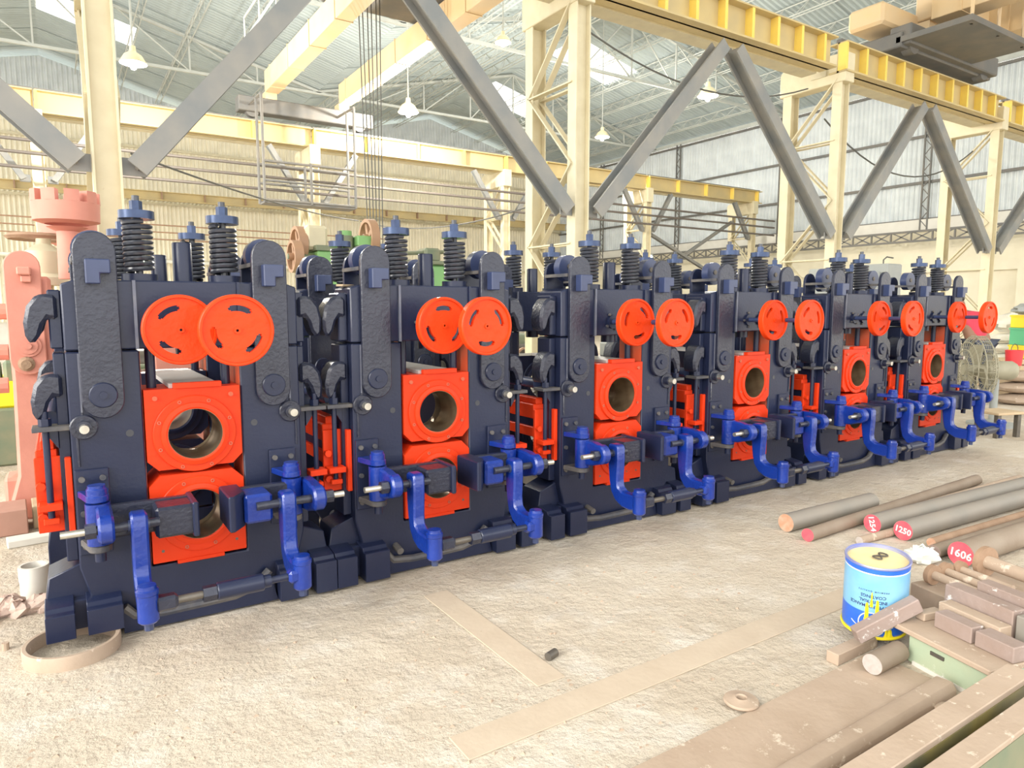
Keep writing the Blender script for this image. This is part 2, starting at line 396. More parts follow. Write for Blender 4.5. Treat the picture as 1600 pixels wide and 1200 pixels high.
# lattice purlins along y
def purlin_mesh(L):
    m = MB(); m.rod((0, 0, 0), (0, L, 0), .022, 5); m.rod((-.09, 0, -.34), (-.09, L, -.34), .02, 5); m.rod((.09, 0, -.34), (.09, L, -.34), .02, 5)
    y = 0; s_ = 1
    while y < L - .5:
        a, b = (0, -.34) if s_ > 0 else (-.34, 0)
        for dx in (-.09, .09):
            m.bar((dx if a else 0, y, a), (dx if b else 0, y + .45, b), .014, .014)
        y += .45; s_ = -s_
    return m
pm = purlin_mesh(YB - YS); pp = None
for x in [XR + 1.3 + 1.45 * i for i in range(5)] + [9.4 + 1.45 * i for i in range(5)] + [1.2 + 1.45 * i for i in range(5)] + [-8 + 1.6 * i for i in range(5)]:
    if pp is None: pp = pm.build('purlin', 'truss', ce, (0, 0, 0), smooth=False); o = pp
    else: o = inst(pp, ce)
    o.location = (x, YS, roofz(x) - .08)
# main trusses along x over the column rows
for y in (7.9, 18.9, 26.5):
    for (xa, xr, xb) in ((8.6, XR, XE), (XW, -.1, 8.6)):
        m = MB(); m.bar((xa, y, EAVE - .15), (xb, y, EAVE - .15), .09, .09)
        m.bar((xa, y, EAVE - .1), (xr, y, RIDGE - .15), .09, .09); m.bar((xr, y, RIDGE - .15), (xb, y, EAVE - .1), .09, .09)
        n = 8
        for i in range(1, n):
            x = xa + (xb - xa) * i / n; m.bar((x, y, EAVE - .15), (x, y, roofz(x) - .12), .05, .05)
            x2 = xa + (xb - xa) * (i + (1 if i < n / 2 else -1)) / n
            m.bar((x, y, EAVE - .15), (x2, y, roofz(x2) - .12), .04, .04)
        m.build('roof_truss', 'truss', ce, smooth=False)

# ------------------------------------------------------------------ lattice columns, girders, braces
YN, YF = 7.64, 18.6
def column_mesh(root, H, dy=1.02, w=.24, dirty=False):
    c = 'cream'
    for y in (0, dy):
        MB().ibeam((0, y, 0), (0, y, H), .18, w, .02, (1, 0, 0)).build('leg', c, root, smooth=False)
    MB().prism([(-.16, H - .12), (dy + .16, H - .12), (dy + .16, H + .3), (dy + .08, H + .38), (-.16, H + .38)], 'x', -.14, .14).build('bracket', c, root, bevel=.01)
    n = max(4, int(H / 1.0)); st = (H - .3) / n
    for s_ in (-.1, .1):
        for i in range(n):
            z = .25 + i * st; a, b = (0, dy) if i % 2 else (dy, 0)
            MB().bar((s_, a, z), (s_, b, z + st), .02, .09, (1, 0, 0)).build('lattice_bar', c, root, smooth=False)
            if i % 2 == 0: MB().bar((s_, 0, z), (s_, dy, z), .02, .09, (1, 0, 0)).build('cross_bar', c, root, smooth=False)
cx_near = [.45, 6.05, 12.05, 18.2]
names = ['tall cream column behind the nearest navy mill stand', 'cream lattice column in the middle, with a round bell fixed on it',
         'cream lattice column under the joint of the near yellow girder, right of centre', 'cream lattice column nearest the right edge, behind the end stands']
for i, x in enumerate(cx_near):
    t = thing('lattice_column', names[i], 'column', (x, YN, 0), group='lattice columns of the near crane runway')
    column_mesh(t, 5.62)
nf = ['far cream column behind the rusty crane platform at left', 'far cream column below the hanging crane basket', 'far cream lattice column left of the big middle column', 'far cream lattice column right of the big middle column', 'last far cream column under the end of the far girder']
proto_t = None
for i in range(5):
    x = [-.2, 5.85, 11.85, 17.9, 23.7][i]
    if proto_t is None:
        proto_t = thing('lattice_column', nf[i], 'column', (x, YF, 0), group='lattice columns of the far crane runway'); column_mesh(proto_t, 5.35)
    else:
        t = copy_tree(proto_t); t.location = (x, YF, 0); t['label'] = nf[i]
def girder(name, label, x0, x1, y, z0, z1, step, group):
    t = thing(name, label, 'girder', (0, 0, 0), group=group)
    MB().box(x0, x1, y - .02, y + .02, z0, z1).build('web', 'yellow', t)
    MB().box(x0, x1, y - .17, y + .17, z1 - .025, z1).build('flange', 'yellow', t)
    MB().box(x0, x1, y - .17, y + .17, z0, z0 + .03).build('flange', 'yellow', t)
    MB().box(x0, x1, y - .05, y + .05, z1, z1 + .06).build('crane_rail', 'craned', t)
    MB().bar((x0, y + .38, z0 + .05), (x1, y + .38, z0 + .05), .30, .1).build('side_channel', 'creamd', t)
    x = x0 + .02; st = None
    mb = MB().box(-.03, .03, -.155, 0, 0, z1 - z0 - .05)
    while x < x1:
        if st is None: st = mb.build('stiffener', 'yellowb', t, (0, 0, 0)); o = st
        else: o = inst(st, t)
        o.location = (x, y - .005, z0 + .025); x += step
    return t
gl = ['near yellow crane girder at the far left, mostly out of view', 'near yellow crane girder between the first and the middle column', 'near yellow crane girder with stiffeners between the middle and right columns', 'near yellow crane girder at right, carrying the orange crane end', 'near yellow crane girder running out at the right edge']
xs = [-6, .35, 6.05, 11.75, 18.2, 25.4]
for i in range(5): girder('crane_girder', gl[i], xs[i] + .14, xs[i + 1] - .14, YN - .02, 5.66, 6.17, .63, 'girders of the near crane runway')
gl2 = ['far yellow crane girder at the left edge behind grey bracing', 'far yellow crane girder behind the crane basket', 'far yellow crane girder left of the middle column, below the gable', 'far yellow crane girder right of the middle column', 'last far yellow crane girder ending near the grey wall']
xf = [-7, -.2, 5.85, 11.85, 17.9, 24.2]
for i in range(5): girder('crane_girder', gl2[i], xf[i] + .02, xf[i + 1] - .02, YF + .1, 5.68, 6.16, 1.5, 'girders of the far crane runway')
t = thing('crane_girder', 'third yellow girder running low along the corrugated back wall', 'girder')
MB().ibeam((XW, 33.4, 6.2), (XE - .5, 33.4, 6.2), .3, .36, .03).build('beam', 'yellow', t, smooth=False)
for i in range(20): MB().box(XW + 1 + i * 1.7, XW + 1.05 + i * 1.7, 33.22, 33.4, 6.05, 6.36).build('stiffener', 'rust', t)
def brace(label, p, q, w=.2, h=.26):
    t = thing('diagonal_brace', label, 'brace', (p[0], p[1], p[2]), group='diagonal braces under the crane girders')
    o = MB().ibeam((0, 0, 0), Vector(q) - Vector(p), w, h, .03, (0, 1, 0)).build('beam', 'brace', t, smooth=False)
    g = Vector(q) - Vector(p); s_ = 1 if g.x > 0 else -1
    MB().box(min(-s_ * .115, s_ * .08), max(-s_ * .115, s_ * .08), -.012, .012, -.06, .10).build('gusset', 'brace', t)
    return t
yb = YN - .02; zl, zu = 2.72, 5.66
for i in range(4):
    xa = cx_near[i]
    xm = (xs[i + 1] + xs[i + 2]) / 2 if i < 4 else xa + 3
    if i < 4: brace(['grey diagonal brace rising right from the leftmost column', 'grey diagonal brace rising right from the middle column', 'grey diagonal brace rising right from the third column', 'orange lit diagonal brace rising right from the last column'][i], (xa + .24, yb, zl + .08), ([2.95, 8.8, 14.75, 21.6][i], yb, zu - .15))
    brace(['grey diagonal brace rising left from the leftmost column', 'grey diagonal brace falling onto the left side of the middle column', 'grey diagonal brace falling onto the left side of the third column', 'grey diagonal brace falling onto the left side of the last column'][i], (xa - .24, yb, zl + .08), ([-2.6, 3.2, 9.1, 15.05][i], yb, zu - .15))
for i in range(5):
    xa = [-.2, 5.85, 11.85, 17.9, 23.7][i]
    brace('far dark diagonal brace leaning left off far column %s' % ['at the left edge', 'below the basket', 'left of the middle column', 'right of the middle column', 'by the grey wall'][i], (xa - .27, YF - .02, 4.25), (xa - 1.15, YF - .02, 5.6), .12, .16)
    if i < 4: brace('far dark diagonal brace leaning right off far column %s' % ['at the left edge', 'below the basket', 'left of the middle column', 'right of the middle column'][i], (xa + .27, YF - .02, 4.25), (xa + 1.15, YF - .02, 5.6), .12, .16)
brace('long dark cross brace falling right behind the mill stands', (18.15, YF + .4, 4.3), (23.4, YF + .4, 2.2), .1, .14)
brace('long dark cross brace rising right behind the mill stands', (18.15, YF + .75, 2.2), (23.4, YF + .75, 5.0), .1, .14)
# conductor rails and cables
rl = ['uppermost', 'middle', 'lowest']
for k, z in enumerate((4.98, 4.72, 4.42)):
    tag(MB().rod((-7, YF - .6, z), (24.3, YF - .6, z - .05), .035, 6).build('conductor_rail', 'pipe'), '%s of the three dark rails slung below the far girder' % rl[k], 'rail', 'conductor rails')
def sag(p, q, d, n=14):
    p = Vector(p); q = Vector(q); return [p.lerp(q, i / n) - Vector((0, 0, d * 4 * (i / n) * (1 - i / n))) for i in range(n + 1)]
tag(MB().sweep(sag(PY(205, 240, 8), PY(560, 345, 15), .1), .012, 5).build('overhead_cable', 'cable'), 'thin dark cable sagging from the leftmost column across the back wall', 'cable')
tag(MB().sweep(sag(PY(563, 346, 15), PY(840, 318, 8.7), .25), .012, 5).build('overhead_cable', 'cable'), 'thin dark cable running to the middle column at spring height', 'cable')
tag(MB().sweep(sag((12.2, YN + .4, 5.0), (18.0, YN + .4, 5.1), .8), .016, 5).build('overhead_cable', 'cable'), 'black cable sagging below the near girder between the right columns', 'cable')
tag(MB().sweep(sag((6.3, YN + .5, 5.55), (11.8, YN + .5, 5.5), .5), .014, 5).build('overhead_cable', 'cable'), 'black cable sagging below the near girder right of the middle column', 'cable')

# cranes
def crane(name, label, xc, y0, y1, ww=.34, hh=.5, SP=.95):
    t = thing(name, label, 'crane', (0, 0, 0))
    for dx in (-SP, SP):
        MB().box(xc + dx - ww / 2, xc + dx + ww / 2, min(y0, y1) + .25, max(y0, y1) - .25, 6.85, 6.85 + hh).build('bridge_girder', 'crane', t, bevel=.01)
        for k in range(7):
            y = min(y0, y1) + (k + .5) * abs(y1 - y0) / 7
            MB().box(xc + dx - ww / 2 - .015, xc + dx + ww / 2 + .015, y, y + .03, 6.84, 6.86 + hh).build('seam_plate', 'crane', t)
    for y in (y0, y1):
        MB().box(xc - 1.75, xc + 1.75, y - .2, y + .2, 6.36, 6.72).build('end_carriage', 'craned', t, bevel=.02)
        for dx in (-1.4, 1.4): MB().cyl((y, 6.42), 'x', .17, xc + dx - .2, xc + dx + .2, 20).build('wheel', 'craned', t) if False else MB().cyl((xc + dx, 6.42), 'y', .17, y - .09, y + .09, 20).build('wheel', 'craned', t)
        for dx in (-SP, SP): MB().box(xc + dx - .14, xc + dx + .14, y - .18, y + .18, 6.7, 6.9).build('saddle', 'crane', t)
    return t
c1 = crane('overhead_crane', 'overhead crane with two cream girders spanning to the far runway', 5.75, YN - .02, YF + .1)
# basket platform hanging at the far end and handrail on top
m = MB(); bx0, bx1, by = 4.25, 6.5, YF - 1.3
for z in (4.05, 4.5, 4.95): m.rod((bx0, by, z), (bx1, by, z), .03, 6); m.rod((bx0, by + .5, z), (bx1, by + .5, z), .03, 6)
for x in (bx0, (bx0 + bx1) / 2, bx1):
    for y in (by, by + .5): m.rod((x, y, 4.0), (x, y, 6.5 if x != (bx0 + bx1) / 2 else 5.0), .035, 6)
m.bar((bx0, by + .25, 4.0), (bx1, by + .25, 4.0), .5, .04)
for x in (bx0, bx1): m.rod((x, by - .03, 6.48), (x, YF - .06, 6.52), .035, 6)
m.build('basket', 'craned', c1, smooth=False)
m = MB()
for dz in (.5, 1.0): m.rod((4.1, 8, 7.35 + dz), (4.1, 18, 7.35 + dz), .025, 6)
for k in range(8): m.rod((4.1, 8 + k * 10 / 7, 7.35), (4.1, 8 + k * 10 / 7, 8.35), .02, 6)
m.build('handrail', 'truss', c1, smooth=False)
MB().box(4.6, 6.7, 12.4, 13.9, 7.4, 7.75).build('trolley', 'craned', c1, bevel=.02)
MB().cyl((13.1, 7.95), 'x', .22, 4.8, 6.2, 20).build('hoist_drum', 'craned', c1)
for k in range(6):
    MB().rod((5.02 + .09 * k, 13.0 + .03 * (k % 2), 7.6), (5.12 + .06 * k, 13.0, 2.6), .011, 5).build('hoist_rope', 'cable', c1)
MB().box(5.05, 5.5, 12.9, 13.1, 2.2, 2.6).build('hook_block', 'yellow', c1, bevel=.03)
c2 = crane('overhead_crane', 'orange overhead crane end resting on the near runway at upper right', 15.2, YN - .25, -3.6, .5, .75)
MB().box(13.4, 17.0, YN - .3, YN + .5, 6.32, 6.6).build('end_frame', 'craned', c2, bevel=.02)
MB().box(13.1, 14.4, YN - .1, YN + .6, 6.75, 7.15).build('gear_case', 'crane', c2, bevel=.05)
MB().box(14.3, 15.6, YN - .8, YN - .05, 7.0, 7.9).build('drive_panel', 'crane', c2, bevel=.02)
MB().box(13.4, 15.8, YN - 1.5, YN - .2, 6.4, 6.5).build('walk_plate', 'craned', c2)
m = MB(); m.rod((13.6, YN - 1.4, 7.4), (16.6, YN - 1.4, 7.4), .03, 6)
for x in (13.6, 14.6, 15.6, 16.6): m.rod((x, YN - 1.4, 6.4), (x, YN - 1.4, 7.4), .03, 6)
m.build('handrail', 'crane', c2)
MB().rod((15.0, YN - .2, 6.6), (15.0, YN - .2, 9.5), .09, 8).build('mast', 'cream', c2)

# pendant lamps
def lamp(label, u, v, y, cord=1.2, s=1.0, power=0):
    p = PY(u, v, y); cord = roofz(p.x) - .04 - p.z - .24 * s; t = thing('pendant_lamp', label, 'lamp', p, group='pendant lamps')
    MB().lathe((0, 0), 'z', [(.05 * s, .26 * s), (.06 * s, .16 * s), (.15 * s, .10 * s), (.22 * s, -.02 * s), (.23 * s, -.05 * s), (.215 * s, -.05 * s), (.2 * s, -.02 * s), (.13 * s, .08 * s), (.04 * s, .14 * s)], 24).build('lamp_shade', 'lampy', t)
    MB().rod((0, 0, .24 * s), (0, 0, .24 * s + cord), .018, 6).build('stem', 'truss', t)
    MB().lathe((0, 0), 'z', [(.02, .02), (.06 * s, -.02 * s), (.075 * s, -.09 * s), (.04 * s, -.15 * s), (0.001, -.165 * s)], 14).build('bulb', 'bulb', t)
    if power:
        L = bpy.data.lights.new('lamp_light', 'POINT'); L.energy = power; L.color = (1, .96, .88); L.shadow_soft_size = .12
        lo = bpy.data.objects.new('lamp_light', L); col.objects.link(lo); lo.parent = t; lo.location = (0, 0, -.35 * s)
lamp('yellow bell lamp hanging below the gable, left of the middle column', 638, 172, 17.0, 2.2, 1.15, 1500)
lamp('pale bell lamp hanging right of the middle brace under the roof', 1106, 147, 12.5, 2.0, 1.1, 800)
lamp('white bell lamp glowing just right of the middle column', 941, 212, 19.5, 1.6, 1.1, 1800)
lamp('pale lamp hanging at upper left beside the leftmost column', 208, 95, 15.0, 2.0, 1.0, 1700)
lamp('small pale lamp under the roof left of the middle column', 786, 64, 14.0, .7, .8, 600)
# flood lamp at the far end
t = thing('flood_lamp', 'glaring white flood lamp behind the third stand', 'lamp', PY(1016, 402, 20.5))
MB().box(-.16, .16, -.02, .14, -.12, .12).build('housing', 'grey', t, bevel=.02)
MB().cyl((0, 0), 'y', .07, -.035, -.02, 16).build('lens', 'flood', t)
MB().rod((0, .1, -.1), (0, .1, -PY(1016, 402, 20.5).z), .03, 8).build('pole', 'craned', t)

# ------------------------------------------------------------------ mill stands
def stadium(cx, hw, z0, z1, n=10):
    pts = [(cx + hw * math.cos(a), z1 - hw + hw * math.sin(a)) for a in [pi * i / n for i in range(n + 1)]]
    pts += [(cx + hw * math.cos(a), z0 + hw + hw * math.sin(a)) for a in [pi + pi * i / n for i in range(n + 1)]]
    return pts
def plate_outline(x0, x1, z0, z1, cb, ct): # chamfers bottom / top
    return [(x0 + cb, z0), (x1 - cb, z0), (x1, z0 + cb), (x1, z1 - ct), (x1 - ct, z1), (x0 + ct, z1), (x0, z1 - ct), (x0, z0 + cb)]
def holed_block(poly, c, r, a, b, n=48):
    # block between outline poly (x,z) and a round bore, extruded along y
    def hit(th):
        d = (math.cos(th), math.sin(th)); best = 9
        for i in range(len(poly)):
            p, q = poly[i], poly[(i + 1) % len(poly)]; ex, ez = q[0] - p[0], q[1] - p[1]
            den = d[0] * ez - d[1] * ex
            if abs(den) < 1e-9: continue
            px, pz = p[0] - c[0], p[1] - c[1]
            t = (px * ez - pz * ex) / den; s_ = (px * d[1] - pz * d[0]) / den
            if t > 0 and -1e-6 <= s_ <= 1 + 1e-6: best = min(best, t)
        return best
    ths = sorted(set([2 * pi * i / n for i in range(n)] + [math.atan2(p[1] - c[1], p[0] - c[0]) % (2 * pi) for p in poly]))
    k = len(ths); vs = []
    for y in (a, b):
        vs += [(c[0] + r * math.cos(t), y, c[1] + r * math.sin(t)) for t in ths]
        vs += [(c[0] + hit(t) * math.cos(t), y, c[1] + hit(t) * math.sin(t)) for t in ths]
    fs = []
    for i in range(k):
        j = (i + 1) % k
        fs += [(i, j, k + j, k + i), (2 * k + i, 2 * k + j, 3 * k + j, 3 * k + i), (k + i, k + j, 3 * k + j, 3 * k + i), (i, j, 2 * k + j, 2 * k + i)]
    return MB().add(vs, fs)
def wheel_mesh():
    m = MB(); n = 72; t = .026
    rr = [.012, .05, .082, .088, .101, .107, .137]
    vs = []; fs = []
    for y in (-t, 0):
        for r in rr: vs += [(r * math.cos(2 * pi * i / n), y, r * math.sin(2 * pi * i / n)) for i in range(n)]
    L = len(rr) * n
    def slot(k, i):
        if k not in (2, 3, 4): return False
        h = 6 if k == 3 else 5
        j = (i % 24) - 12
        return -h <= j < h
    idx = lambda y, k, i: y * L + k * n + (i % n)
    for k in range(len(rr) - 1):
        for i in range(n):
            if slot(k, i):
                for (aa, bb, nb) in (((k, i), (k, i + 1), (k - 1, i)), ((k + 1, i), (k + 1, i + 1), (k + 1, i)), ((k, i), (k + 1, i), (k, i - 1)), ((k, i + 1), (k + 1, i + 1), (k, i + 1))):
                    if not slot(nb[0], nb[1] % n): fs.append((idx(0, *aa), idx(0, *bb), idx(1, *bb), idx(1, *aa)))
                continue
            for y in (0, 1): fs.append((idx(y, k, i), idx(y, k, i + 1), idx(y, k + 1, i + 1), idx(y, k + 1, i)))
    for i in range(n): fs.append((idx(0, 0, i), idx(0, 0, i + 1), idx(1, 0, i + 1), idx(1, 0, i)))
    m.add(vs, fs)
    m.lathe((0, 0), 'y', [(.137, -t), (.139, -t - .009), (.148, -t - .009), (.152, -t - .004), (.152, .006), (.148, .010), (.137, .010)], n, True)
    m.tube((0, 0), 'y', .014, .006, -t - .008, -t + .002, 16)
    return m

PY0 = 3.55
def make_stand():
    st = thing('mill_stand', 'x', 'mill stand', (0, 0, 0), group='navy rolling mill stands in the row')
    T = .25; DY = .93
    keep = {}
    # ---------- housings
    fh = None
    for hi, y0 in enumerate((0, DY)):
        nm = 'front_housing' if hi == 0 else 'rear_housing'
        U = [(-.36, .03), (.36, .03), (.46, .18), (.50, .34), (.50, 1.306), (.215, 1.306), (.215, .285), (-.215, .285), (-.215, 1.306), (-.50, 1.306), (-.50, .34), (-.46, .18)]
        h = MB().prism(U, 'y', y0, y0 + T).build(nm, 'navy', st, bevel=.006)
        keep[nm] = h
        # stepped outer flange and weld ridge on each post
        for s_ in (-1, 1):
            MB().box(min(s_ * .50, s_ * .545), max(s_ * .50, s_ * .545), y0 + .06, y0 + .2, .36, 1.30).build('side_flange', 'navy', h, bevel=.004)
            MB().box(min(s_ * .448, s_ * .455), max(s_ * .448, s_ * .455), y0 - .006, y0 + .002, 1.02, 1.30).build('weld_bead', 'edge', h)
            MB().sweep([(s_ * .452, y0 - .002, 1.04), (s_ * .452, y0 - .003, .99), (s_ * .475, y0 - .003, .955), (s_ * .475, y0 - .003, .80)], .006, 6).build('weld_bead', 'navyc', h)
            MB().box(min(s_ * .213, s_ * .226), max(s_ * .213, s_ * .226), y0 + .012, y0 + T - .012, .30, 1.30).build('liner_plate', 'orusty', h) if hi == 0 or True else None
            # inner post relief
            MB().cyl((s_ * .272, .93), 'y', .016, y0 - .0015, y0 + .01, 16).build('hole_disc', 'coil', h)  # dark disc in place of a hole, its shade put into the colour
            # foot blocks with slot
            f = MB().prism([(s_ * .40, .02), (s_ * .64, .02), (s_ * .64, .17), (s_ * .62, .30), (s_ * .50, .345), (s_ * .40, .345)], 'y', y0 + .05, y0 + T).build('foot', 'navy', h, bevel=.005)
            if hi == 0:
                for (xa, xb) in ((.345, .485), (.53, .64)):
                    P_ = [(y0 - .10, .015), (y0 + .06, .015), (y0 + .06, .21), (y0 - .05, .195), (y0 - .06, .175), (y0 - .10, .175)]
                    MB().prism(P_, 'x', s_ * xa, s_ * xb).build('foot_block', 'navy', h, bevel=.003)
                MB().box(min(s_ * .36, s_ * .64), max(s_ * .36, s_ * .64), y0 + .0, y0 + .06, .02, .195).build('foot_web', 'navy', h, bevel=.006)
            # hooks
            for zz, sc in ((1.475, 1.0), (1.135, .95)):
                prof = [(-.02, .075), (.03, .085), (.06, .07), (.09, .03), (.105, -.04), (.10, -.11), (.075, -.135), (.05, -.10), (.035, -.05), (.015, -.02), (-.02, -.03)]
                MB().prism([(s_ * (.535 + a * sc), zz + b * sc) for a, b in prof], 'y', y0 + .03, y0 + .15).build('hook_lug', 'navyc', h, bevel=.014)
        # curved lip along the sill
        pts = [(-.34, .13), (-.30, .085), (-.18, .07), (.0, .072), (.14, .075), (.24, .10), (.31, .17)]
        MB().sweep([(a, y0 - .03, b) for a, b in pts], .022, 8).build('sill_lip', 'navyd', h)
        MB().prism([(-.345, .012), (.345, .012), (.31, .15), (.24, .085), (.14, .062), (-.18, .058), (-.30, .072), (-.345, .12)], 'y', y0 - .045, y0 + .01).build('sill_skirt', 'navy', h)
        MB().rod((-.27, y0 + .01, .155), (-.27, y0 - .07, .14), .02, 10).build('drain_stub', 'navyd', h)
        # yoke (cap)
        yk = MB().prism([(-.50, 1.312), (.50, 1.312), (.50, 1.60), (.44, 1.62), (-.44, 1.62), (-.50, 1.60)], 'y', y0, y0 + T).build('top_yoke', 'navy', h, bevel=.006)
        for s_ in (-1, 1):
            MB().box(min(s_ * .215, s_ * .228), max(s_ * .215, s_ * .228), y0 - .012, y0 + .01, 1.312, 1.62).build('yoke_rib', 'edge' if s_ < 0 else 'navy', h)
            MB().box(min(s_ * .50, s_ * .55), max(s_ * .50, s_ * .55), y0 + .05, y0 + .2, 1.32, 1.575).build('side_flange', 'navy', h, bevel=.006)
            # link plates: front one long, back one short
            lp = MB().prism(stadium(s_ * .367, .082, 1.01, 1.825), 'y', y0 - .03, y0 - .001).build('link_plate', 'navyc', st, bevel=.004)
            MB().lathe((s_ * .367, 1.115), 'y', [(.056, y0 - .03), (.056, y0 - .037), (.052, y0 - .042), (.016, y0 - .042), (.016, y0 - .05), (.0005, y0 - .05)], 24).build('pin_boss', 'navy', lp)
            MB().prism(stadium(s_ * .367, .075, 1.5, 1.80), 'y', y0 + T, y0 + T + .025).build('back_link', 'navy', lp, bevel=.003)
            MB().cyl((s_ * .367 - .0, 1.755), 'y', .085, y0 + .09, y0 + .15, 28).build('lug_disc', 'bluelt', lp)
            MB().cyl((s_ * .367 - .0, 1.765), 'y', .018, y0 + .085, y0 + .155, 14).build('lug_eye', 'dsteel', lp)
            MB().box(s_ * .367 - .085, s_ * .367 - .06, y0, y0 + T, 1.695, 1.715).build('spacer_bar', 'navyd', lp)
            k = MB().prism([(s_ * .367 - .04, 1.60), (s_ * .367 + .015, 1.60), (s_ * .367 + .015, 1.645), (s_ * .367 + .055, 1.645), (s_ * .367 + .055, 1.705), (s_ * .367 - .04, 1.705)], 'y', y0 - .085, y0 + .005).build('wedge_key', 'bluelt', lp, bevel=.004)  # navy key; its lit side is put into this lighter blue
            # through bolt with bright tip
            b = MB().lathe((s_ * .448, .975), 'y', [(.055, y0 + .0), (.055, y0 - .012), (.05, y0 - .016), (.030, y0 - .016), (.030, y0 - .045), (.0005, y0 - .045)], 24).build('tie_bolt', 'navyc', h)
            MB().cyl((s_ * .448, .975), 'y', .019, y0 - .085, y0 - .04, 14).build('bolt_tip', 'steel', h)
            # shelf with adjusting rod
            sx = s_ * .59
            MB().prism([(s_ * .50, .965), (s_ * .638, .965), (s_ * .638, .985), (s_ * .50, .985)], 'y', y0 + .0, y0 + .11).build('shelf', 'navyd', h, bevel=.002)
            MB().prism([(s_ * .545, .966), (s_ * .60, .966), (s_ * .545, .88)], 'y', y0 + .05, y0 + .065).build('shelf_gusset', 'navy', h)
            rd = MB().rod((sx, y0 + .045, .565), (sx, y0 + .045, 1.05), .0135, 12).build('adjusting_rod', 'navy', st)
            MB().cyl((sx, y0 + .045), 'z', .025, .986, 1.018, 6).build('nut', 'navy', rd)
            MB().box(sx - .045, sx + .045, y0 + .0, y0 + .084, .615, .645).build('rest_clamp', 'orange', rd, bevel=.003)
            MB().box(sx - .03, sx + .03, y0 + .02, y0 + .084, .55, .575).build('rest_clamp', 'orange', rd, bevel=.003)
    # ---------- rest bars on both sides
    for s_ in (-1,):
        xa, xb = -.636, -.553
        rb = MB().box(xa, xb, .11, DY + .1, .775, .87).build('rest_bar', 'orange', st, bevel=.005)
        MB().box(xa + .02, xb - .01, .11, DY + .1, .87, .91).build('rest_bar_top', 'orange', rb, bevel=.004)
        MB().box(xa + .02, xb, .12, DY + .08, .72, .775).build('rest_bar_web', 'navy', rb)
        MB().box(xa, xb, .11, DY + .1, .655, .72).build('rest_bar_base', 'orange', rb, bevel=.004)
        for yy in (.085, DY + .085):
            MB().box(-.642, -.503, yy, yy + .022, .50, .84).build('rest_plate', 'orange', rb, bevel=.003)
            MB().box(-.528, -.503, yy - .06, yy, .50, .84).build('rest_rib', 'orange', rb, bevel=.003)
            for zz in (.575, .715):
                MB().cyl((-.622, zz), 'y', .019, yy - .03, yy + .001, 8).build('rest_bolt', 'orange', rb)
    # tie bars between the housings
    for s_ in (-1, 1):
        MB().rod((s_ * .57, .16, 1.0), (s_ * .57, DY + .08, 1.0), .035, 16).build('tie_bar', 'bluelt', st)
    MB().box(-.2, .2, .3, DY - .05, .12, .2).build('bed_plate', 'dustledge', st)
    # ---------- chocks
    for hi, y0 in enumerate((0, DY)):
        for (z0, z1, zc, cb, ct) in ((.742, 1.122, .905, .045, .0), (.30, .715, .515, .0, .05)):
            mt = 'orange' if hi == 0 else 'navy'
            ck = holed_block(plate_outline(-.208, .208, z0, z1, cb, ct) if cb or ct else None, (0, zc), .122, y0 - .008, y0 + T).build('bearing_chock', mt, st, bevel=.0)
            MB().lathe((0, zc), 'y', [(.123, y0 - .008), (.182, y0 - .008), (.182, y0 - .018), (.179, y0 - .021), (.150, y0 - .021), (.148, y0 - .030), (.128, y0 - .034), (.120, y0 - .030)], 56, True).build('bearing_cover', mt, ck)
            MB().lathe((0, zc), 'y', [(.118, y0 - .026), (.121, y0 - .026), (.1215, y0 + T), (.118, y0 + T), (.118, y0 + .17), (.108, y0 + .165), (.108, y0 + .15), (.114, y0 + .14), (.114, y0 + .11), (.118, y0 + .10)], 48, True).build('bore_liner', 'bore' if hi == 0 else 'dsteel', ck)
            if hi == 0:
                bp = None
                for k in range(8):
                    a = R(22.5 + 45 * k); p = (.166 * math.cos(a), y0 - .021, zc + .166 * math.sin(a))
                    if bp is None:
                        bp = MB().lathe((0, 0), 'y', [(.0085, .004), (.0085, -.004), (.0045, -.004), (.0045, .001), (.0005, .001)], 12).build('bolt', 'orusty', ck, (0, 0, 0)); o = bp
                    else: o = inst(bp, ck)
                    o.location = p
                for sx in (-1, 1):
                    zz = z1 - .04 if cb else z0 + .055
                    MB().cyl((sx * .165, zz), 'y', .011 if cb else .007, y0 - (.02 if cb else .009), y0, 12).build('corner_bolt', 'orusty' if cb else 'dsteel', ck)
                if cb: MB().box(-.085, .125, y0 - .02, y0 + .02, z1, z1 + .026).build('chock_tab', 'orange', ck, bevel=.002)
                else: MB().box(-.105, .105, y0 - .014, y0 + .1, z0 - .018, z0).build('chock_tab', 'orange', ck, bevel=.002)
    tp = MB().box(-.10, .11, .02, DY - .02, 1.122, 1.143).build('tie_plate', 'tie', st, bevel=.002)
    # balance rods from yoke to chock
    for hi, y0 in enumerate((0, DY)):
        for s_ in (-1, 1): MB().rod((s_ * .165, y0 + .1, 1.12), (s_ * .165, y0 + .1, 1.32), .022, 12).build('balance_rod', 'navy', st)
        MB().cyl((0, y0 + .12), 'z', .05, 1.26, 1.315, 20).build('screw_nut', 'navy', st)
    # ---------- springs
    sp = None
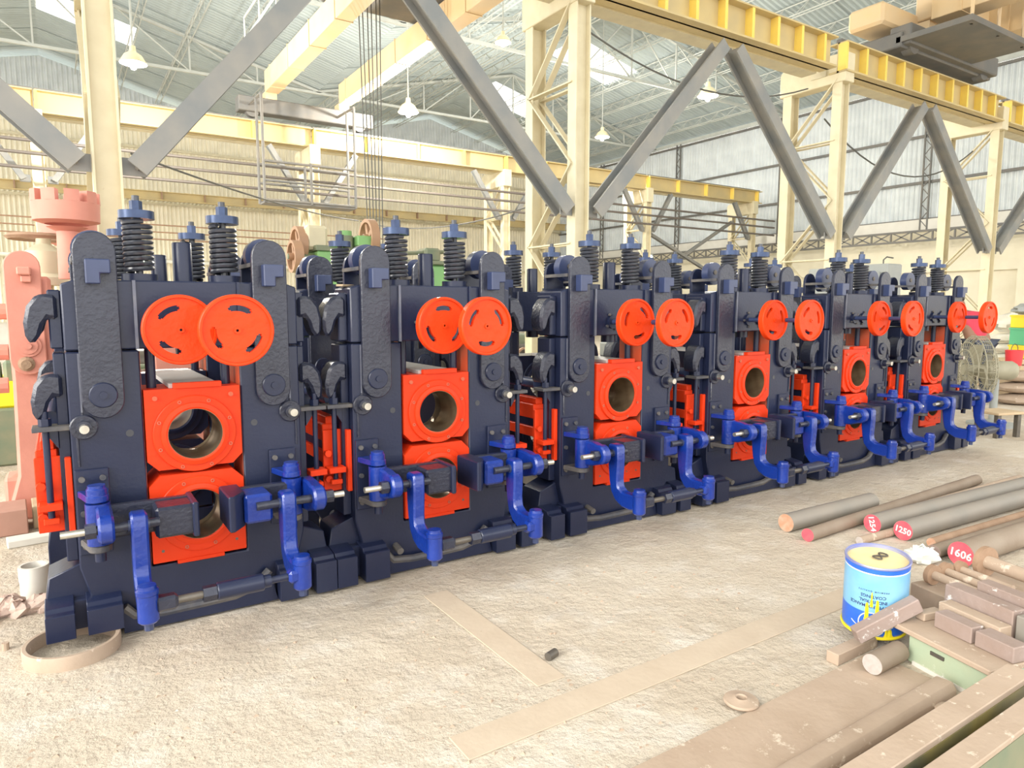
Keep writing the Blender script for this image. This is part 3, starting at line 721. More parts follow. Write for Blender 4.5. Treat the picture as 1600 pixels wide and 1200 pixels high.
    for hi, y0 in enumerate((0, DY)):
        for s_ in (-1, 1):
            if sp is None:
                pts = []; turns = 9.5; n = 16
                for i in range(int(turns * n) + 1):
                    a = 2 * pi * i / n; pts.append((.0545 * math.cos(a), .0545 * math.sin(a), .045 + .225 * i / (turns * n)))
                sp = MB().sweep(pts, .0112, 7).build('balance_spring', 'coil', st, (0, 0, 0))
                MB().cyl((0, 0), 'z', .075, 0, .032, 32).build('spring_base', 'navy', sp)
                MB().cyl((0, 0), 'z', .075, .282, .318, 32).build('spring_cap', 'capblue', sp)
                MB().cyl((0, 0), 'z', .016, .02, .388, 14).build('spring_rod', 'coil', sp)
                MB().cyl((0, 0), 'z', .027, .318, .364, 6).build('nut', 'capblue', sp)
                o = sp
            else:
                o = inst(sp, st)
                for c in kids(sp): inst(c, o)
            o.location = (s_ * .185, y0 + .11, 1.62)
            o.rotation_euler = (0, 0, random.uniform(0, 6))
    for hi, y0 in enumerate((0, DY)):
        cy = MB().lathe((0, y0 + .12), 'z', [(.043, 1.62), (.043, 1.80), (.040, 1.805), (.0005, 1.805)], 28).build('screw_sleeve', 'navy', st)
    # ---------- hand wheels
    for s_ in (-1, 1):
        yw = -.215 if s_ < 0 else -.425
        w = wheel_mesh().build('handwheel', 'orangew', st, (0, 0, 0)); w.location = (s_ * .07, yw, 1.402)
        keep['wheel%d' % s_] = w
        MB().cyl((0, 0), 'y', .017, .0, -yw, 14).build('wheel_shaft', 'bluelt', w)
        MB().cyl((0, 0), 'y', .045, -yw - .015, -yw + .004, 20).build('shaft_flange', 'navy', w)
        for k in range(4):
            a = R(45 + 90 * k); MB().cyl((.055 * math.cos(a), .055 * math.sin(a)), 'y', .009, -yw - .012, -yw, 10).build('flange_bolt', 'navyd', w)
    # ---------- spindle carrier: hinge brackets, yokes, levers, turnbuckle
    for s_ in (-1, 1):
        bxc = -.42 if s_ < 0 else .41; lx = -.28 if s_ < 0 else .34
        br = MB().box(bxc - .075, bxc + .055, -.018, .0, .40, .785).build('hinge_bracket', 'navy', st, bevel=.003)
        for (dx, dz) in ((-.05, .745), (.03, .745), (-.05, .44), (.03, .44), (-.05, .59)):
            MB().cyl((bxc + dx, dz), 'y', .013, -.03, -.016, 12).build('bracket_bolt', 'navyd', br)
        for z in (.665, .445):
            arm = [(bxc - .07, -.018), (bxc + .05, -.018), (bxc + .045, -.13)] + [(bxc + .045 * math.cos(a), -.13 + .045 * math.sin(a)) for a in [-pi * i / 8 for i in range(1, 8)]] + [(bxc - .045, -.13)]
            MB().prism(arm, 'z', z, z + .03).build('hinge_ear', 'blue' if z > .6 else 'navyd', br, bevel=.004)
        MB().lathe((bxc, -.13), 'z', [(.040, .69), (.040, .722), (.034, .728), (.034, .738), (.0005, .738)], 20).build('hinge_cap', 'blue', br)
        MB().cyl((bxc, -.13), 'z', .022, .40, .70, 14).build('hinge_pin', 'navy', br)
        # yoke casting
        ex = bxc + (.02 if s_ < 0 else .075)       # ear carrying the pivot shaft
        yk = MB().cyl((bxc, -.13), 'z', .048, .478, .66, 20).build('swing_yoke', 'blue', st)
        ear = [(-.10, .645), (-.13, .655), (-.24, .652)] + [(-.30 + .062 * math.cos(a), .585 + .062 * math.sin(a)) for a in [R(70 + i * 25) for i in range(9)]] + [(-.22, .50), (-.10, .485)]
        MB().prism(ear, 'x', ex - .03, ex + .03).build('yoke_ear', 'blue', yk, bevel=.010)
        box0, box1 = (-.215, -.055) if s_ < 0 else (.15, .275)
        MB().box(min(bxc, box0), max(bxc, box1), -.165, -.115, .50, .645).build('yoke_web', 'navyc', yk, bevel=.01)
        MB().box(box0, box1, -.30, -.12, .505, .64).build('yoke_box', 'navyc' if s_ < 0 else 'blue', yk, bevel=.012)
        if s_ > 0: MB().prism([(.075, -.34), (.10, -.34), (.16, -.26), (.16, -.10), (.075, -.10)], 'z', .49, .655).build('yoke_flange', 'navy', yk, bevel=.006)
        else: MB().box(-.07, -.045, -.32, -.10, .495, .65).build('yoke_flange', 'navy', yk, bevel=.006)
        # pivot shaft
        x0, x1 = (-.56, -.20) if s_ < 0 else (.20, .615)
        sh = MB().rod((x0 + .1 if s_ < 0 else x0, -.30, .585), (x1 if s_ < 0 else x1 - .1, -.30, .585), .02, 14).build('pivot_shaft', 'navyc', yk)
        MB().rod((x0, -.30, .585), (x0 + .1, -.30, .585), .0155, 12).build('shaft_tip', 'steel' , yk) if s_ < 0 else MB().rod((x1 - .1, -.30, .585), (x1, -.30, .585), .0155, 12).build('shaft_tip', 'steel', yk)
        nx = ex - .055 if s_ < 0 else ex + .055
        MB().cyl((-.30, .585), 'x', .033, nx - .02, nx + .02, 6).build('nut', 'navyc', yk)
        # C lever
        C = [(-.252, .625), (-.262, .64), (-.335, .64), (-.350, .625), (-.352, .54), (-.345, .42), (-.352, .375), (-.385, .352), (-.42, .348), (-.52, .348), (-.525, .262), (-.46, .250), (-.385, .256), (-.325, .285), (-.285, .335), (-.268, .40), (-.255, .50)]
        lv = MB().prism(C, 'x', lx - .032, lx + .032).build('lever', 'blue', st, bevel=.010)
        MB().cyl((-.30, .585), 'x', .024, lx - .040, lx + .040, 16).build('lever_bush', 'bluelt', lv)
        fx = lx + .0; fy = -.515
        MB().lathe((fx, fy), 'z', [(.030, .235), (.040, .245), (.040, .352), (.043, .356), (.043, .372), (.036, .378), (.034, .392), (.0005, .394)], 20).build('foot_boss', 'blue', lv)
        MB().cyl((fx, fy), 'z', .018, .205, .24, 8).build('split_nut', 'bluelt', lv)
    z = .305; y = -.515
    tb = MB().prism([(y + .039 * math.cos(a), z + .039 * math.sin(a)) for a in [R(22.5 + 45 * i) for i in range(8)]], 'x', -.02, .17).build('turnbuckle', 'navy', st, bevel=.004)
    MB().cyl((y, z), 'x', .034, -.075, -.022, 6).build('nut', 'navyc', tb)
    MB().cyl((y, z), 'x', .028, .17, .20, 12).build('nut', 'navy', tb)
    MB().rod((-.25, y, z), (-.07, y, z), .016, 12).build('threaded_rod', 'dsteel', tb)
    MB().rod((.19, y, z), (.31, y, z), .016, 12).build('threaded_rod', 'navy', tb)
    MB().box(-.255, -.17, y - .03, y + .03, z - .03, z + .03).build('rod_eye', 'navyc', tb, bevel=.012)
    MB().box(.275, .325, y - .03, y + .03, z - .028, z + .028).build('rod_eye', 'blue', tb, bevel=.012)
    return st, keep
st0, keep = make_stand()
CX = [.506, 1.79, 3.185, 4.59, 6.046, 7.44]
LAB = ['nearest navy mill stand at left, orange handwheels overlapping each other', 'second navy mill stand from the left, handwheels just touching edges',
       'third navy mill stand from the left, in front of the big middle column', 'fourth navy mill stand from the left, right handwheel clear of its post',
       'fifth navy mill stand from the left, last but one in the row', 'farthest navy mill stand at the right end of the row beside the fan']
ROT = [(-60, -20), (-30, 30), (15, 30), (40, 45), (10, 60), (30, -30)]
st0['label'] = LAB[0]; st0.location = (CX[0], PY0, 0)
for i in range(1, 6):
    s_ = copy_tree(st0); s_.location = (CX[i], PY0, 0); s_['label'] = LAB[i]
    ws = [c for c in kids(s_) if c.name.startswith('handwheel')]
    ws.sort(key=lambda c: c.location.x)
    for w, a in zip(ws, ROT[i]): w.rotation_euler = (0, R(a), 0)
ws = sorted([c for c in kids(st0) if c.name.startswith('handwheel')], key=lambda c: c.location.x)
for w, a in zip(ws, ROT[0]): w.rotation_euler = (0, R(a), 0)
ws[1].location.x += .05
for c in kids(keep['front_housing']):
    if c.name.split('.')[0] in ('foot', 'foot_block', 'foot_web'):
        if max(v.co.x for v in c.data.vertices) < 0:
            c.data = c.data.copy()
            for v in c.data.vertices: v.co.z = max(v.co.z, .062)

# ------------------------------------------------------------------ left background: salmon stand and bits
yr = 5.87
def q(u, v, y=yr): p = PY(u, v, y); return (p.x, p.z)
t = thing('mill_stand', 'salmon primed mill stand standing behind the row at the left edge', 'mill stand', (0, 0, 0))
post = [q(5, 440), q(15, 432), q(78, 432), q(88, 560), q(112, 700), q(122, 740), q(122, 812), q(10, 812), q(28, 745), q(20, 600)]
ps = MB().prism(post, 'y', yr, yr + .35).build('post', 'salmon', t, bevel=.02)
lx0 = q(36, 440)[0]
lp = MB().prism(stadium(lx0, .105, q(45, 585)[1], q(30, 392)[1]), 'y', yr - .05, yr - .001).build('link_plate', 'salmon', t, bevel=.006)
MB().box(lx0 - .03, lx0 + .05, yr - .13, yr - .05, q(0, 430)[1], q(0, 417)[1]).build('wedge_key', 'salmon', lp, bevel=.008)
MB().box(lx0 - .01, lx0 + .05, yr - .11, yr - .05, q(0, 441)[1], q(0, 430)[1]).build('wedge_key', 'salmon', lp, bevel=.006)
MB().lathe(q(45, 540), 'y', [(.075, yr - .05), (.075, yr - .065), (.055, yr - .065), (.055, yr - .075), (.02, yr - .075), (.02, yr - .095), (.0005, yr - .095)], 24).build('pin_boss', 'salmon', lp)
MB().lathe(q(42, 568), 'y', [(.05, yr), (.05, yr - .06), (.03, yr - .07), (.03, yr - .11), (.0005, yr - .11)], 20).build('tie_bolt', 'rust', ps)
MB().box(q(78, 0)[0] + .02, q(78, 0)[0] + .75, yr + .02, yr + .32, q(0, 520)[1], q(0, 434)[1]).build('top_yoke', 'salmon', t, bevel=.02)
x2 = q(78, 0)[0] + .75
MB().box(x2 - .25, x2 + .1, yr, yr + .35, 0.02, q(0, 440)[1]).build('post', 'salmon', t, bevel=.02)
MB().box(q(10, 812)[0], x2 + .2, yr + .05, yr + .33, .02, .3).build('sill', 'salmon', t, bevel=.02)
for v in (487, 552, 605): MB().rod((q(12, v)[0], yr + .12, q(0, v)[1]), (q(-8, v)[0], yr + .12, q(0, v)[1]), .055, 10).build('side_stud', 'salmon', ps)
def spindle(label, u, vt, y, vb):
    p = PY(u, vt, y); zb = PY(u, vb, y).z
    t = thing('coupling_spindle', label, 'spindle', (p.x, y, zb), group='upright salmon spindles')
    H = p.z - zb
    MB().lathe((0, 0), 'z', [(.075, 0), (.07, H - .30), (.13, H - .27), (.0005, H - .27)], 28).build('shaft', 'salmon', t)
    m = MB().lathe((0, 0), 'z', [(.21, H - .23), (.215, H - .1), (.14, H - .1), (.14, H - .25)], 40, True); m.build('coupling_ring', 'salmon', t)
    for k in range(9):
        a = 2 * pi * k / 9
        pts = [(r_ * math.cos(a + d), r_ * math.sin(a + d)) for r_, d in ((.14, -.22), (.215, -.22), (.218, 0), (.215, .22), (.14, .22))]
        MB().prism(pts, 'z', H - .1, H - .02).build('tooth', 'salmon', t)
spindle('nearer salmon spindle with a castle toothed coupling on top', 101, 296, 6.05, 436)
spindle('salmon spindle with castle coupling half hidden behind the nearer one', 104, 330, 7.0, 445)
p = PY(72, 440, 6.6); t = thing('gate_valve', 'rusty valve with a flat handwheel behind the salmon stand', 'valve', (p.x, 6.6, p.z - .03))
MB().lathe((0, 0), 'z', [(.16, 0), (.16, .06), (.11, .09), (.13, .2), (.13, .26), (.05, .32), (.05, .36), (.0005, .36)], 20).build('body', 'creamd', t)
MB().lathe((0, 0), 'z', [(.23, .35), (.25, .37), (.23, .39), (.21, .37)], 24, True).build('rim', 'rust', t)
MB().bar((-.23, 0, .37), (.23, 0, .37), .04, .02).build('spoke', 'rust', t)
MB().rod((0, 0, -p.z + .03), (0, 0, 0), .05, 10).build('riser', 'creamd', t)
def block(name, m, label, cat, c, sx, sy, sz, rz=0, bevel=.006, group=None, rot=None, parts=None):
    o = MB().box(-sx / 2, sx / 2, -sy / 2, sy / 2, 0, sz).build(name, m, None, (0, 0, 0), bevel=bevel); o.location = c; o.rotation_euler = rot or (0, 0, rz)
    return tag(o, label, cat, group)
pz = PZ(22, 822); block('timber_block', 'woodr', 'reddish timber block before the salmon stand', 'timber', (pz.x, pz.y - .10, 0), .17, .3, .17, .05)
pz = PZ(62, 812); block('timber_block', 'wood', 'yellow timber block between salmon stand and nearest navy stand', 'timber', (pz.x + .06, pz.y - .10, 0), .19, .26, .16, .05)
pz = PZ(62, 846); block('plank', 'conc', 'flat grey plank on the floor behind the nearest stand', 'plank', (pz.x, pz.y, 0), .34, .12, .05, .1)
pz = PZ(56, 930); t = thing('pipe_stub', 'short grey pipe stub standing behind the nearest stand foot', 'pipe', (pz.x, pz.y, 0))
MB().tube((0, 0), 'z', .065, .055, 0, .09, 28).build('pipe_body', 'conc', t); MB().tube((0, 0), 'z', .068, .055, .09, .165, 28).build('pipe_collar', 'conc', t)
pz = PZ(8, 958); m = MB()
t = thing('rubble_pile', 'small heap of pinkish rubble on the floor at left', 'rubble', (pz.x, pz.y, 0))
for k in range(14):
    a = random.uniform(0, 6.28); r_ = random.uniform(0, .17); s_ = random.uniform(.035, .08)
    mm = MB(); n = 6
    mm.lathe((r_ * 1.4 * math.cos(a), r_ * .6 * math.sin(a)), 'z', [(.001, 0), (s_ * .9, s_ * .1), (s_, s_ * .5), (s_ * .6, s_ * .95), (.001, s_)], n)
    mm.build('stone', 'stone', t, jitter=s_ * .22, smooth=False)
pz = PZ(9, 1015); o = MB().cyl((0, 0), 'z', .014, 0, .032, 10).build('peg', 'rustl', None, (0, 0, 0)); o.location = (pz.x, pz.y, 0); tag(o, 'tiny steel peg standing on the floor at the left edge', 'peg')
o = MB().lathe((0, 0), 'z', [(.165, 0), (.185, 0), (.185, .055), (.182, .06), (.168, .06), (.165, .055)], 48, True).build('steel_ring', 'rustl', None, (0, 0, 0)); o.location = (-.04, 3.465, 0)
tag(o, 'wide dusty steel ring lying under the left foot of the nearest stand', 'ring')

# ------------------------------------------------------------------ machines behind the row
p = PY(520, 440, 9.5)
t = thing('green_press', 'old green press with brown flywheels behind the first two stands', 'machine', (p.x, 9.5, 0))
def lx(u): return PY(u, 420, 9.5).x - p.x
def lz(v): return PY(520, v, 9.5).z
MB().box(lx(497), lx(538), 0, .8, 0, lz(392)).build('frame', 'green', t, bevel=.02)
MB().box(lx(497) - .02, lx(540), -.03, .83, lz(392), lz(384)).build('top_plate', 'greend', t)
MB().box(lx(484), lx(518), .1, .6, lz(390), lz(352)).build('gear_case', 'creamd', t, bevel=.04)
MB().cyl(((lx(540) + lx(564)) / 2, .3), 'z', (lx(564) - lx(540)) / 2, lz(390), lz(364), 24).build('motor', 'greend', t)
MB().cyl(((lx(540) + lx(564)) / 2, .3), 'z', (lx(562) - lx(542)) / 2, lz(364), lz(356), 24).build('motor_cap', 'green', t)
MB().box(lx(564), lx(588), .1, .5, lz(382), lz(364)).build('switch_box', 'green', t, bevel=.02)
MB().box(lx(540), lx(600), .05, .7, 0, lz(390)).build('bed', 'greend', t, bevel=.02)
def flyw(u, v, r, y):
    c = (lx(u), lz(v)); m = MB().tube(c, 'x', r, r * .82, 0, 1) if False else MB()
    m.lathe((y, c[1]), 'x', [(r * .82, c[0] - .06), (r, c[0] - .06), (r, c[0] + .06), (r * .82, c[0] + .06)], 32, True)
    m.cyl((y, c[1]), 'x', r * .22, c[0] - .09, c[0] + .09, 14)
    for k in range(5):
        a = 2 * pi * k / 5; m.bar((c[0], y, c[1]), (c[0], y + r * .9 * math.cos(a), c[1] + r * .9 * math.sin(a)), .07, .05, (1, 0, 0))
    return m
flyw(467, 402, .22, .15).build('flywheel', 'brown', t); flyw(480, 382, .26, .35).build('flywheel', 'brown', t)
MB().rod((lx(455), .15, lz(402)), (lx(500), .15, lz(402)), .04, 10).build('shaft', 'greend', t)
MB().rod((lx(478), .35, lz(382)), (lx(500), .35, lz(382)), .05, 10).build('shaft', 'greend', t)
flyw(590, 366, .28, .3).build('flywheel', 'brown', t)
MB().rod((lx(580), .3, lz(366)), (lx(602), .3, lz(366)), .05, 10).build('shaft', 'greend', t)
p = PY(690, 440, 9.0)
t = thing('green_lathe', 'green machine seen between the springs of the second stand', 'machine', (p.x, 9.0, 0))
w = PY(715, 420, 9.0).x - PY(640, 420, 9.0).x
MB().box(-w * .75, w * .45, 0, .8, 0, PY(690, 414, 9).z).build('bed', 'green', t, bevel=.03)
MB().box(-w * .8, w * .5, -.05, .85, PY(690, 414, 9).z, PY(690, 408, 9).z).build('top_plate', 'greend', t, bevel=.01)
MB().box(-.15, .1, .2, .5, PY(690, 408, 9).z, PY(690, 386, 9).z).build('tool_post', 'greend', t, bevel=.03)
MB().rod((-.5, .3, PY(690, 396, 9).z), (.55, .3, PY(690, 388, 9).z), .03, 8).build('feed_rod', 'greend', t)
p = PY(1398, 420, 6.4)
t = thing('grey_cabinet', 'grey steel cabinet with a thin hook above the fifth stand', 'cabinet', (p.x, 6.4, 0))
a = PY(1387, 420, 6.4).x - p.x; b = PY(1410, 420, 6.4).x - p.x
MB().box(a, b, 0, .5, 0, PY(1398, 412, 6.4).z).build('body', 'grey', t, bevel=.02)
MB().sweep([(0, .2, PY(1400, 412, 6.4).z - .01), (0, .2, PY(1400, 405, 6.4).z), (.1, .2, PY(1400, 400, 6.4).z), (.3, .2, PY(1400, 401, 6.4).z)], .012, 6).build('hook', 'cable', t)
MB().box(a - 1.6, a - .02, .1, .4, 0, PY(1398, 424, 6.4).z).build('side_body', 'grey', t, bevel=.02)
def mach(label, x, y, w, d, h, m1, m2, seed):
    rnd = random.Random(seed); t = thing('old_machine', label, 'machine', (x, y, 0), group='old machines standing behind the row')
    MB().box(-w / 2, w / 2, 0, d, 0, h * .55).build('base', m1, t, bevel=.02); MB().box(-w * .42, w * .42, .05, d - .05, h * .55, h * .8).build('saddle', m2, t, bevel=.02)
    MB().cyl((d / 2, h * .8), 'x', h * .16, -w * .4, w * .25, 20).build('drum', m1, t); MB().box(w * .27, w * .45, .1, d - .1, h * .5, h).build('headstock', m1, t, bevel=.03)
    MB().tube((-w * .2, h * .62), 'y', h * .14, h * .11, -.06, -.02, 24).build('wheel', 'brown', t)
mach('dark machine with a yellow rail behind the salmon stand', -1.0, 8.0, 1.9, 1.0, 1.0, 'greend', 'ypaint', 1)
mach('dark filler machine added behind the nearest stand', 1.1, 8.9, 1.6, .8, 1.05, 'dsteel', 'greend', 2)  # machines from here on are added to darken the gaps between stands
mach('dark filler machine added between the second and third stands', 6.9, 9.6, 2.2, .8, 1.1, 'greend', 'dsteel', 3)
mach('dark filler machine added behind the fourth stand', 9.6, 9.4, 2.4, .8, 1.05, 'dsteel', 'grey', 4)
mach('grey filler machine added behind the last stand', 13.6, 9.0, 2.2, .8, 1.0, 'grey', 'dsteel', 5)
b0 = PY(527, 448, 3.6); block('wood_offcut', 'wood', 'small pale wood offcut lying on the second stand, left post', 'offcut', (CX[1] - .47, PY0 + .16, 1.612), .09, .05, .012, .5, .002)

# ------------------------------------------------------------------ right background: fan, worker, crates, stool
fp = PY(1522, 578, 4.15)
t = thing('pedestal_fan', 'dusty industrial fan with wire cage beside the last stand', 'fan', (fp.x, fp.y, 0), R(-135))
H = fp.z; RF = .43
rings = MB()
for k, (r_, yy) in enumerate(((RF, -.03), (RF, .07), (RF * .82, -.09), (RF * .6, -.11), (RF * .35, -.12), (RF * .8, .13), (RF * .5, .16))):
    rings.sweep([(r_ * math.cos(2 * pi * i / 40), yy, H + r_ * math.sin(2 * pi * i / 40)) for i in range(41)], .007, 5)
rings.build('cage_ring', 'fan', t)
wires = MB()
for k in range(36):
    a = 2 * pi * k / 36; ca, sa = math.cos(a), math.sin(a)
    wires.sweep([(r_ * ca, yy, H + r_ * sa) for r_, yy in ((.08, -.125), (RF * .6, -.11), (RF * .82, -.09), (RF, -.03), (RF, .07), (RF * .8, .13), (RF * .5, .16), (.12, .17))], .004, 4)
w_ = wires.build('cage_wire', 'fan', t); w_['kind'] = 'stuff'
for k in range(3):
    a = 2 * pi * k / 3 + .3
    o = MB().prism([(.05, -.05), (.30, -.13), (.33, .02), (.28, .13), (.05, .05)], 'y', -.01, .01).build('blade', 'fan', t, (0, 0, 0)); o.location = (0, .03, H); o.rotation_euler = (R(15), a, 0)
MB().lathe((0, H), 'y', [(.07, -.13), (.07, .1), (.115, .14), (.12, .42), (.09, .47), (.0005, .47)], 24).build('motor', 'fan', t)
MB().rod((0, .25, .05), (0, .25, H - .1), .045, 14).build('pole', 'grey', t)
MB().lathe((0, .25), 'z', [(.28, 0), (.28, .03), (.08, .07), (.0005, .08)], 28).build('base', 'grey', t)
MB().box(-.05, .06, .1, .3, H + .35, H + .42).build('rag', 'canblue', t, bevel=.02) if False else None

def skin_obj(name, joints, edges, mt, parent, root=0, sub=2):
    me = bpy.data.meshes.new(name); me.from_pydata([j[0] for j in joints], edges, []); o = bpy.data.objects.new(name, me); col.objects.link(o)
    o.modifiers.new('skin', 'SKIN'); ss = o.modifiers.new('sub', 'SUBSURF'); ss.levels = sub; ss.render_levels = sub
    for i, j in enumerate(joints):
        r_ = j[1]; me.skin_vertices[0].data[i].radius = (r_, r_) if not isinstance(r_, tuple) else r_
        me.skin_vertices[0].data[i].use_root = (i == root)
    bpy.context.view_layer.update()
    ev = o.evaluated_get(bpy.context.evaluated_depsgraph_get()); nm = bpy.data.meshes.new_from_object(ev)
    bpy.data.objects.remove(o); nm.shade_smooth(); nm.materials.clear(); nm.materials.append(M[mt])
    o = bpy.data.objects.new(name, nm); col.objects.link(o); o.parent = parent; return o
pp_ = PY(1531, 530, 5.3)
t = thing('person', 'person in a red shirt bending over behind the fan', 'person', (pp_.x, pp_.y, 0), AZ - pi / 2)
J = [((0, 0, .92), .13), ((-.02, .10, 1.08), .125), ((-.05, .22, 1.24), .14), ((-.10, .30, 1.36), .06), ((-.12, .33, 1.44), (.085, .09)), ((-.14, .36, 1.56), (.08, .085)),
     ((-.24, .24, 1.28), .065), ((-.30, .36, 1.05), .05), ((-.20, .50, .92), .035), ((.15, .20, 1.27), .065), ((.25, .22, 1.02), .05), ((.17, .42, .92), .035),
     ((-.10, 0, .86), .10), ((-.12, .04, .48), .075), ((-.12, -.02, .09), .05), ((-.13, .12, .04), .045), ((.10, 0, .86), .10), ((.12, .04, .48), .075), ((.12, -.02, .09), .05), ((.13, .12, .04), .045)]
Eg = [(0, 1), (1, 2), (2, 3), (3, 4), (4, 5), (2, 6), (6, 7), (7, 8), (2, 9), (9, 10), (10, 11), (0, 12), (12, 13), (13, 14), (14, 15), (0, 16), (16, 17), (17, 18), (18, 19)]
for hb, sx in ((8, 1), (11, -1)):
    b = Vector(J[hb][0])
    for k, (dx, L) in enumerate(((-.035, .07), (-.018, .085), (0, .09), (.018, .085), (.04, .06))):
        i0 = len(J); J.append(((b.x + dx, b.y + .05, b.z - .01), .010)); J.append(((b.x + dx * 1.2, b.y + .05 + L * .6, b.z - .025), .009)); Eg += [(hb, i0), (i0, i0 + 1)]
skin_obj('body', J, Eg, 'skin', t)
skin_obj('shirt', [((0, 0, .88), .155), ((-.02, .10, 1.08), .15), ((-.05, .22, 1.25), .165), ((-.09, .28, 1.33), .08), ((-.25, .24, 1.28), .085), ((-.285, .32, 1.12), .075), ((.16, .20, 1.27), .085), ((.225, .21, 1.10), .075)], [(0, 1), (1, 2), (2, 3), (2, 4), (4, 5), (2, 6), (6, 7)], 'red', t)
skin_obj('trousers', [((0, 0, .93), .145), ((-.10, 0, .84), .115), ((-.12, .04, .48), .09), ((-.12, -.02, .12), .07), ((.10, 0, .84), .115), ((.12, .04, .48), .09), ((.12, -.02, .12), .07)], [(0, 1), (1, 2), (2, 3), (0, 4), (4, 5), (5, 6)], 'trouser', t)
skin_obj('hair', [((-.125, .315, 1.50), (.09, .095)), ((-.14, .345, 1.585), (.085, .09))], [(0, 1)], 'hair', t)
t.scale = (1.12, 1.12, 1.05)
wb_ = thing('work_table', 'dark steel work table in front of the bending person', 'table', t.location + Vector((math.cos(AZ) * .75, math.sin(AZ) * .75, 0)), AZ - pi / 2)
MB().box(-.5, .35, -.27, .3, .80, .85).build('table_top', 'dsteel', wb_, bevel=.005)
for dx in (-.45, .3):
    for dy in (-.22, .25): MB().box(dx - .03, dx + .03, dy - .03, dy + .03, 0, .8).build('leg', 'dsteel', wb_)
sp_ = PZ(1572, 683)
t = thing('low_stool', 'low wooden stool by the last stand, near the right edge', 'stool', (sp_.x, sp_.y + .1, 0), -.3)
MB().box(-.2, .2, -.17, .17, .27, .30).build('seat', 'wood', t, bevel=.005)
for dx in (-.15, .15):
    for dy in (-.12, .12): MB().box(dx - .025, dx + .025, dy - .025, dy + .025, 0, .27).build('leg', 'dsteel', t)
# crates on a plank stack at right
cp = PY(1600, 560, 5.6); 
t = thing('plank_stack', 'stack of brown boards at the right edge below the crates', 'boards', (cp.x + .1, cp.y, 0), AZ - pi / 2)
zc_ = 0
for k in range(5): MB().box(-.7, .7, -.3, .3, k * .11 + .01, k * .11 + .1).build('board', 'wood', t, bevel=.006)
zz = .552
for m_, lab in (('ybox', 'lowest yellow crate of the stack at the right edge'), ('gbox', 'green crate between two yellow ones at the right edge'), ('ybox', 'topmost yellow crate of the stack at the right edge')):
    t2 = thing('crate', lab, 'crate', (cp.x + .12, cp.y, zz), AZ - pi / 2, group='crates stacked at the right edge')
    h_ = .32 if m_ == 'gbox' else .24
    MB().box(-.22, .26, -.2, .2, 0, h_).build('crate_body', m_, t2, bevel=.01); MB().box(-.23, .27, -.21, .21, h_ - .035, h_ - .004).build('crate_rim', m_, t2); MB().box(-.12, .1, -.215, -.2, h_ * .35, h_ * .6).build('crate_panel', m_, t2)
    zz += h_ + .002
def lump(name, label, cat, c, sx, sy, sz, m_, n=14, seed=1, jit=.12):
    rnd = random.Random(seed); mm = MB(); vs = []; K = 9
    prof = [(math.sin(pi * j / (K - 1)) , .5 - .5 * math.cos(pi * j / (K - 1))) for j in range(K)]
    for r_, z_ in prof:
        for i in range(n):
            a = 2 * pi * i / n; f = 1 + rnd.uniform(-jit, jit); vs.append((sx * (r_ ** .7) * math.cos(a) * f, sy * (r_ ** .7) * math.sin(a) * f, sz * max(0, z_ * (1 + rnd.uniform(-jit, jit) * .5))))
    fs = [(j * n + i, j * n + (i + 1) % n, (j + 1) * n + (i + 1) % n, (j + 1) * n + i) for j in range(K - 1) for i in range(n)]
    mm.add(vs, fs); o = mm.build(name, m_, None, (0, 0, 0)); o.location = c; o.rotation_euler = (0, 0, AZ - pi / 2)
    return tag(o, label, cat)
lump('cloth_heap', 'grey cloth heaped on the topmost yellow crate', 'cloth', (cp.x + .05, cp.y, zz), .28, .18, .2, 'grey', seed=3, jit=.25)
c_ = PY(1572, 600, 6.2)
for k in range(5): lump('sack', ['lowest', 'second lowest', 'middle', 'second highest', 'topmost'][k] + ' white sack in the pile behind the stool', 'sack', (c_.x, c_.y, .197 * k), .40, .28, .19, 'sack', seed=10 + k, jit=.06)
lump('rag_heap', 'heap of beige rags on top of the white sacks', 'rags', (c_.x + .02, c_.y, .99), .36, .25, .38, 'sack', seed=21, jit=.25)
c_ = PY(1592, 648, 4.6)
for k in range(3): lump('stuffed_bag', ['lower', 'middle', 'upper'][k] + ' brown stuffed bag at the right edge above the boards', 'bag', (c_.x + .1, c_.y, .177 * k), .42, .26, .17, 'rustl', seed=30 + k, jit=.08)
c_ = PY(1579, 575, 5.9); t = thing('red_bucket', 'small red bucket standing by the rags at right', 'bucket', (PY(1583, 575, 5.0).x, 5.0, 0))
MB().lathe((0, 0), 'z', [(.11, .55), (.13, .80), (.12, .80), (.10, .56)], 20).build('pail', 'bucket', t)
MB().box(-.15, .15, -.15, .15, 0, .55).build('support_box', 'wood', t)
MB().sweep([(.125 * math.cos(a), 0, .8 + .1 * math.sin(a)) for a in [pi * i / 10 for i in range(11)]], .006, 5).build('handle', 'cable', t)

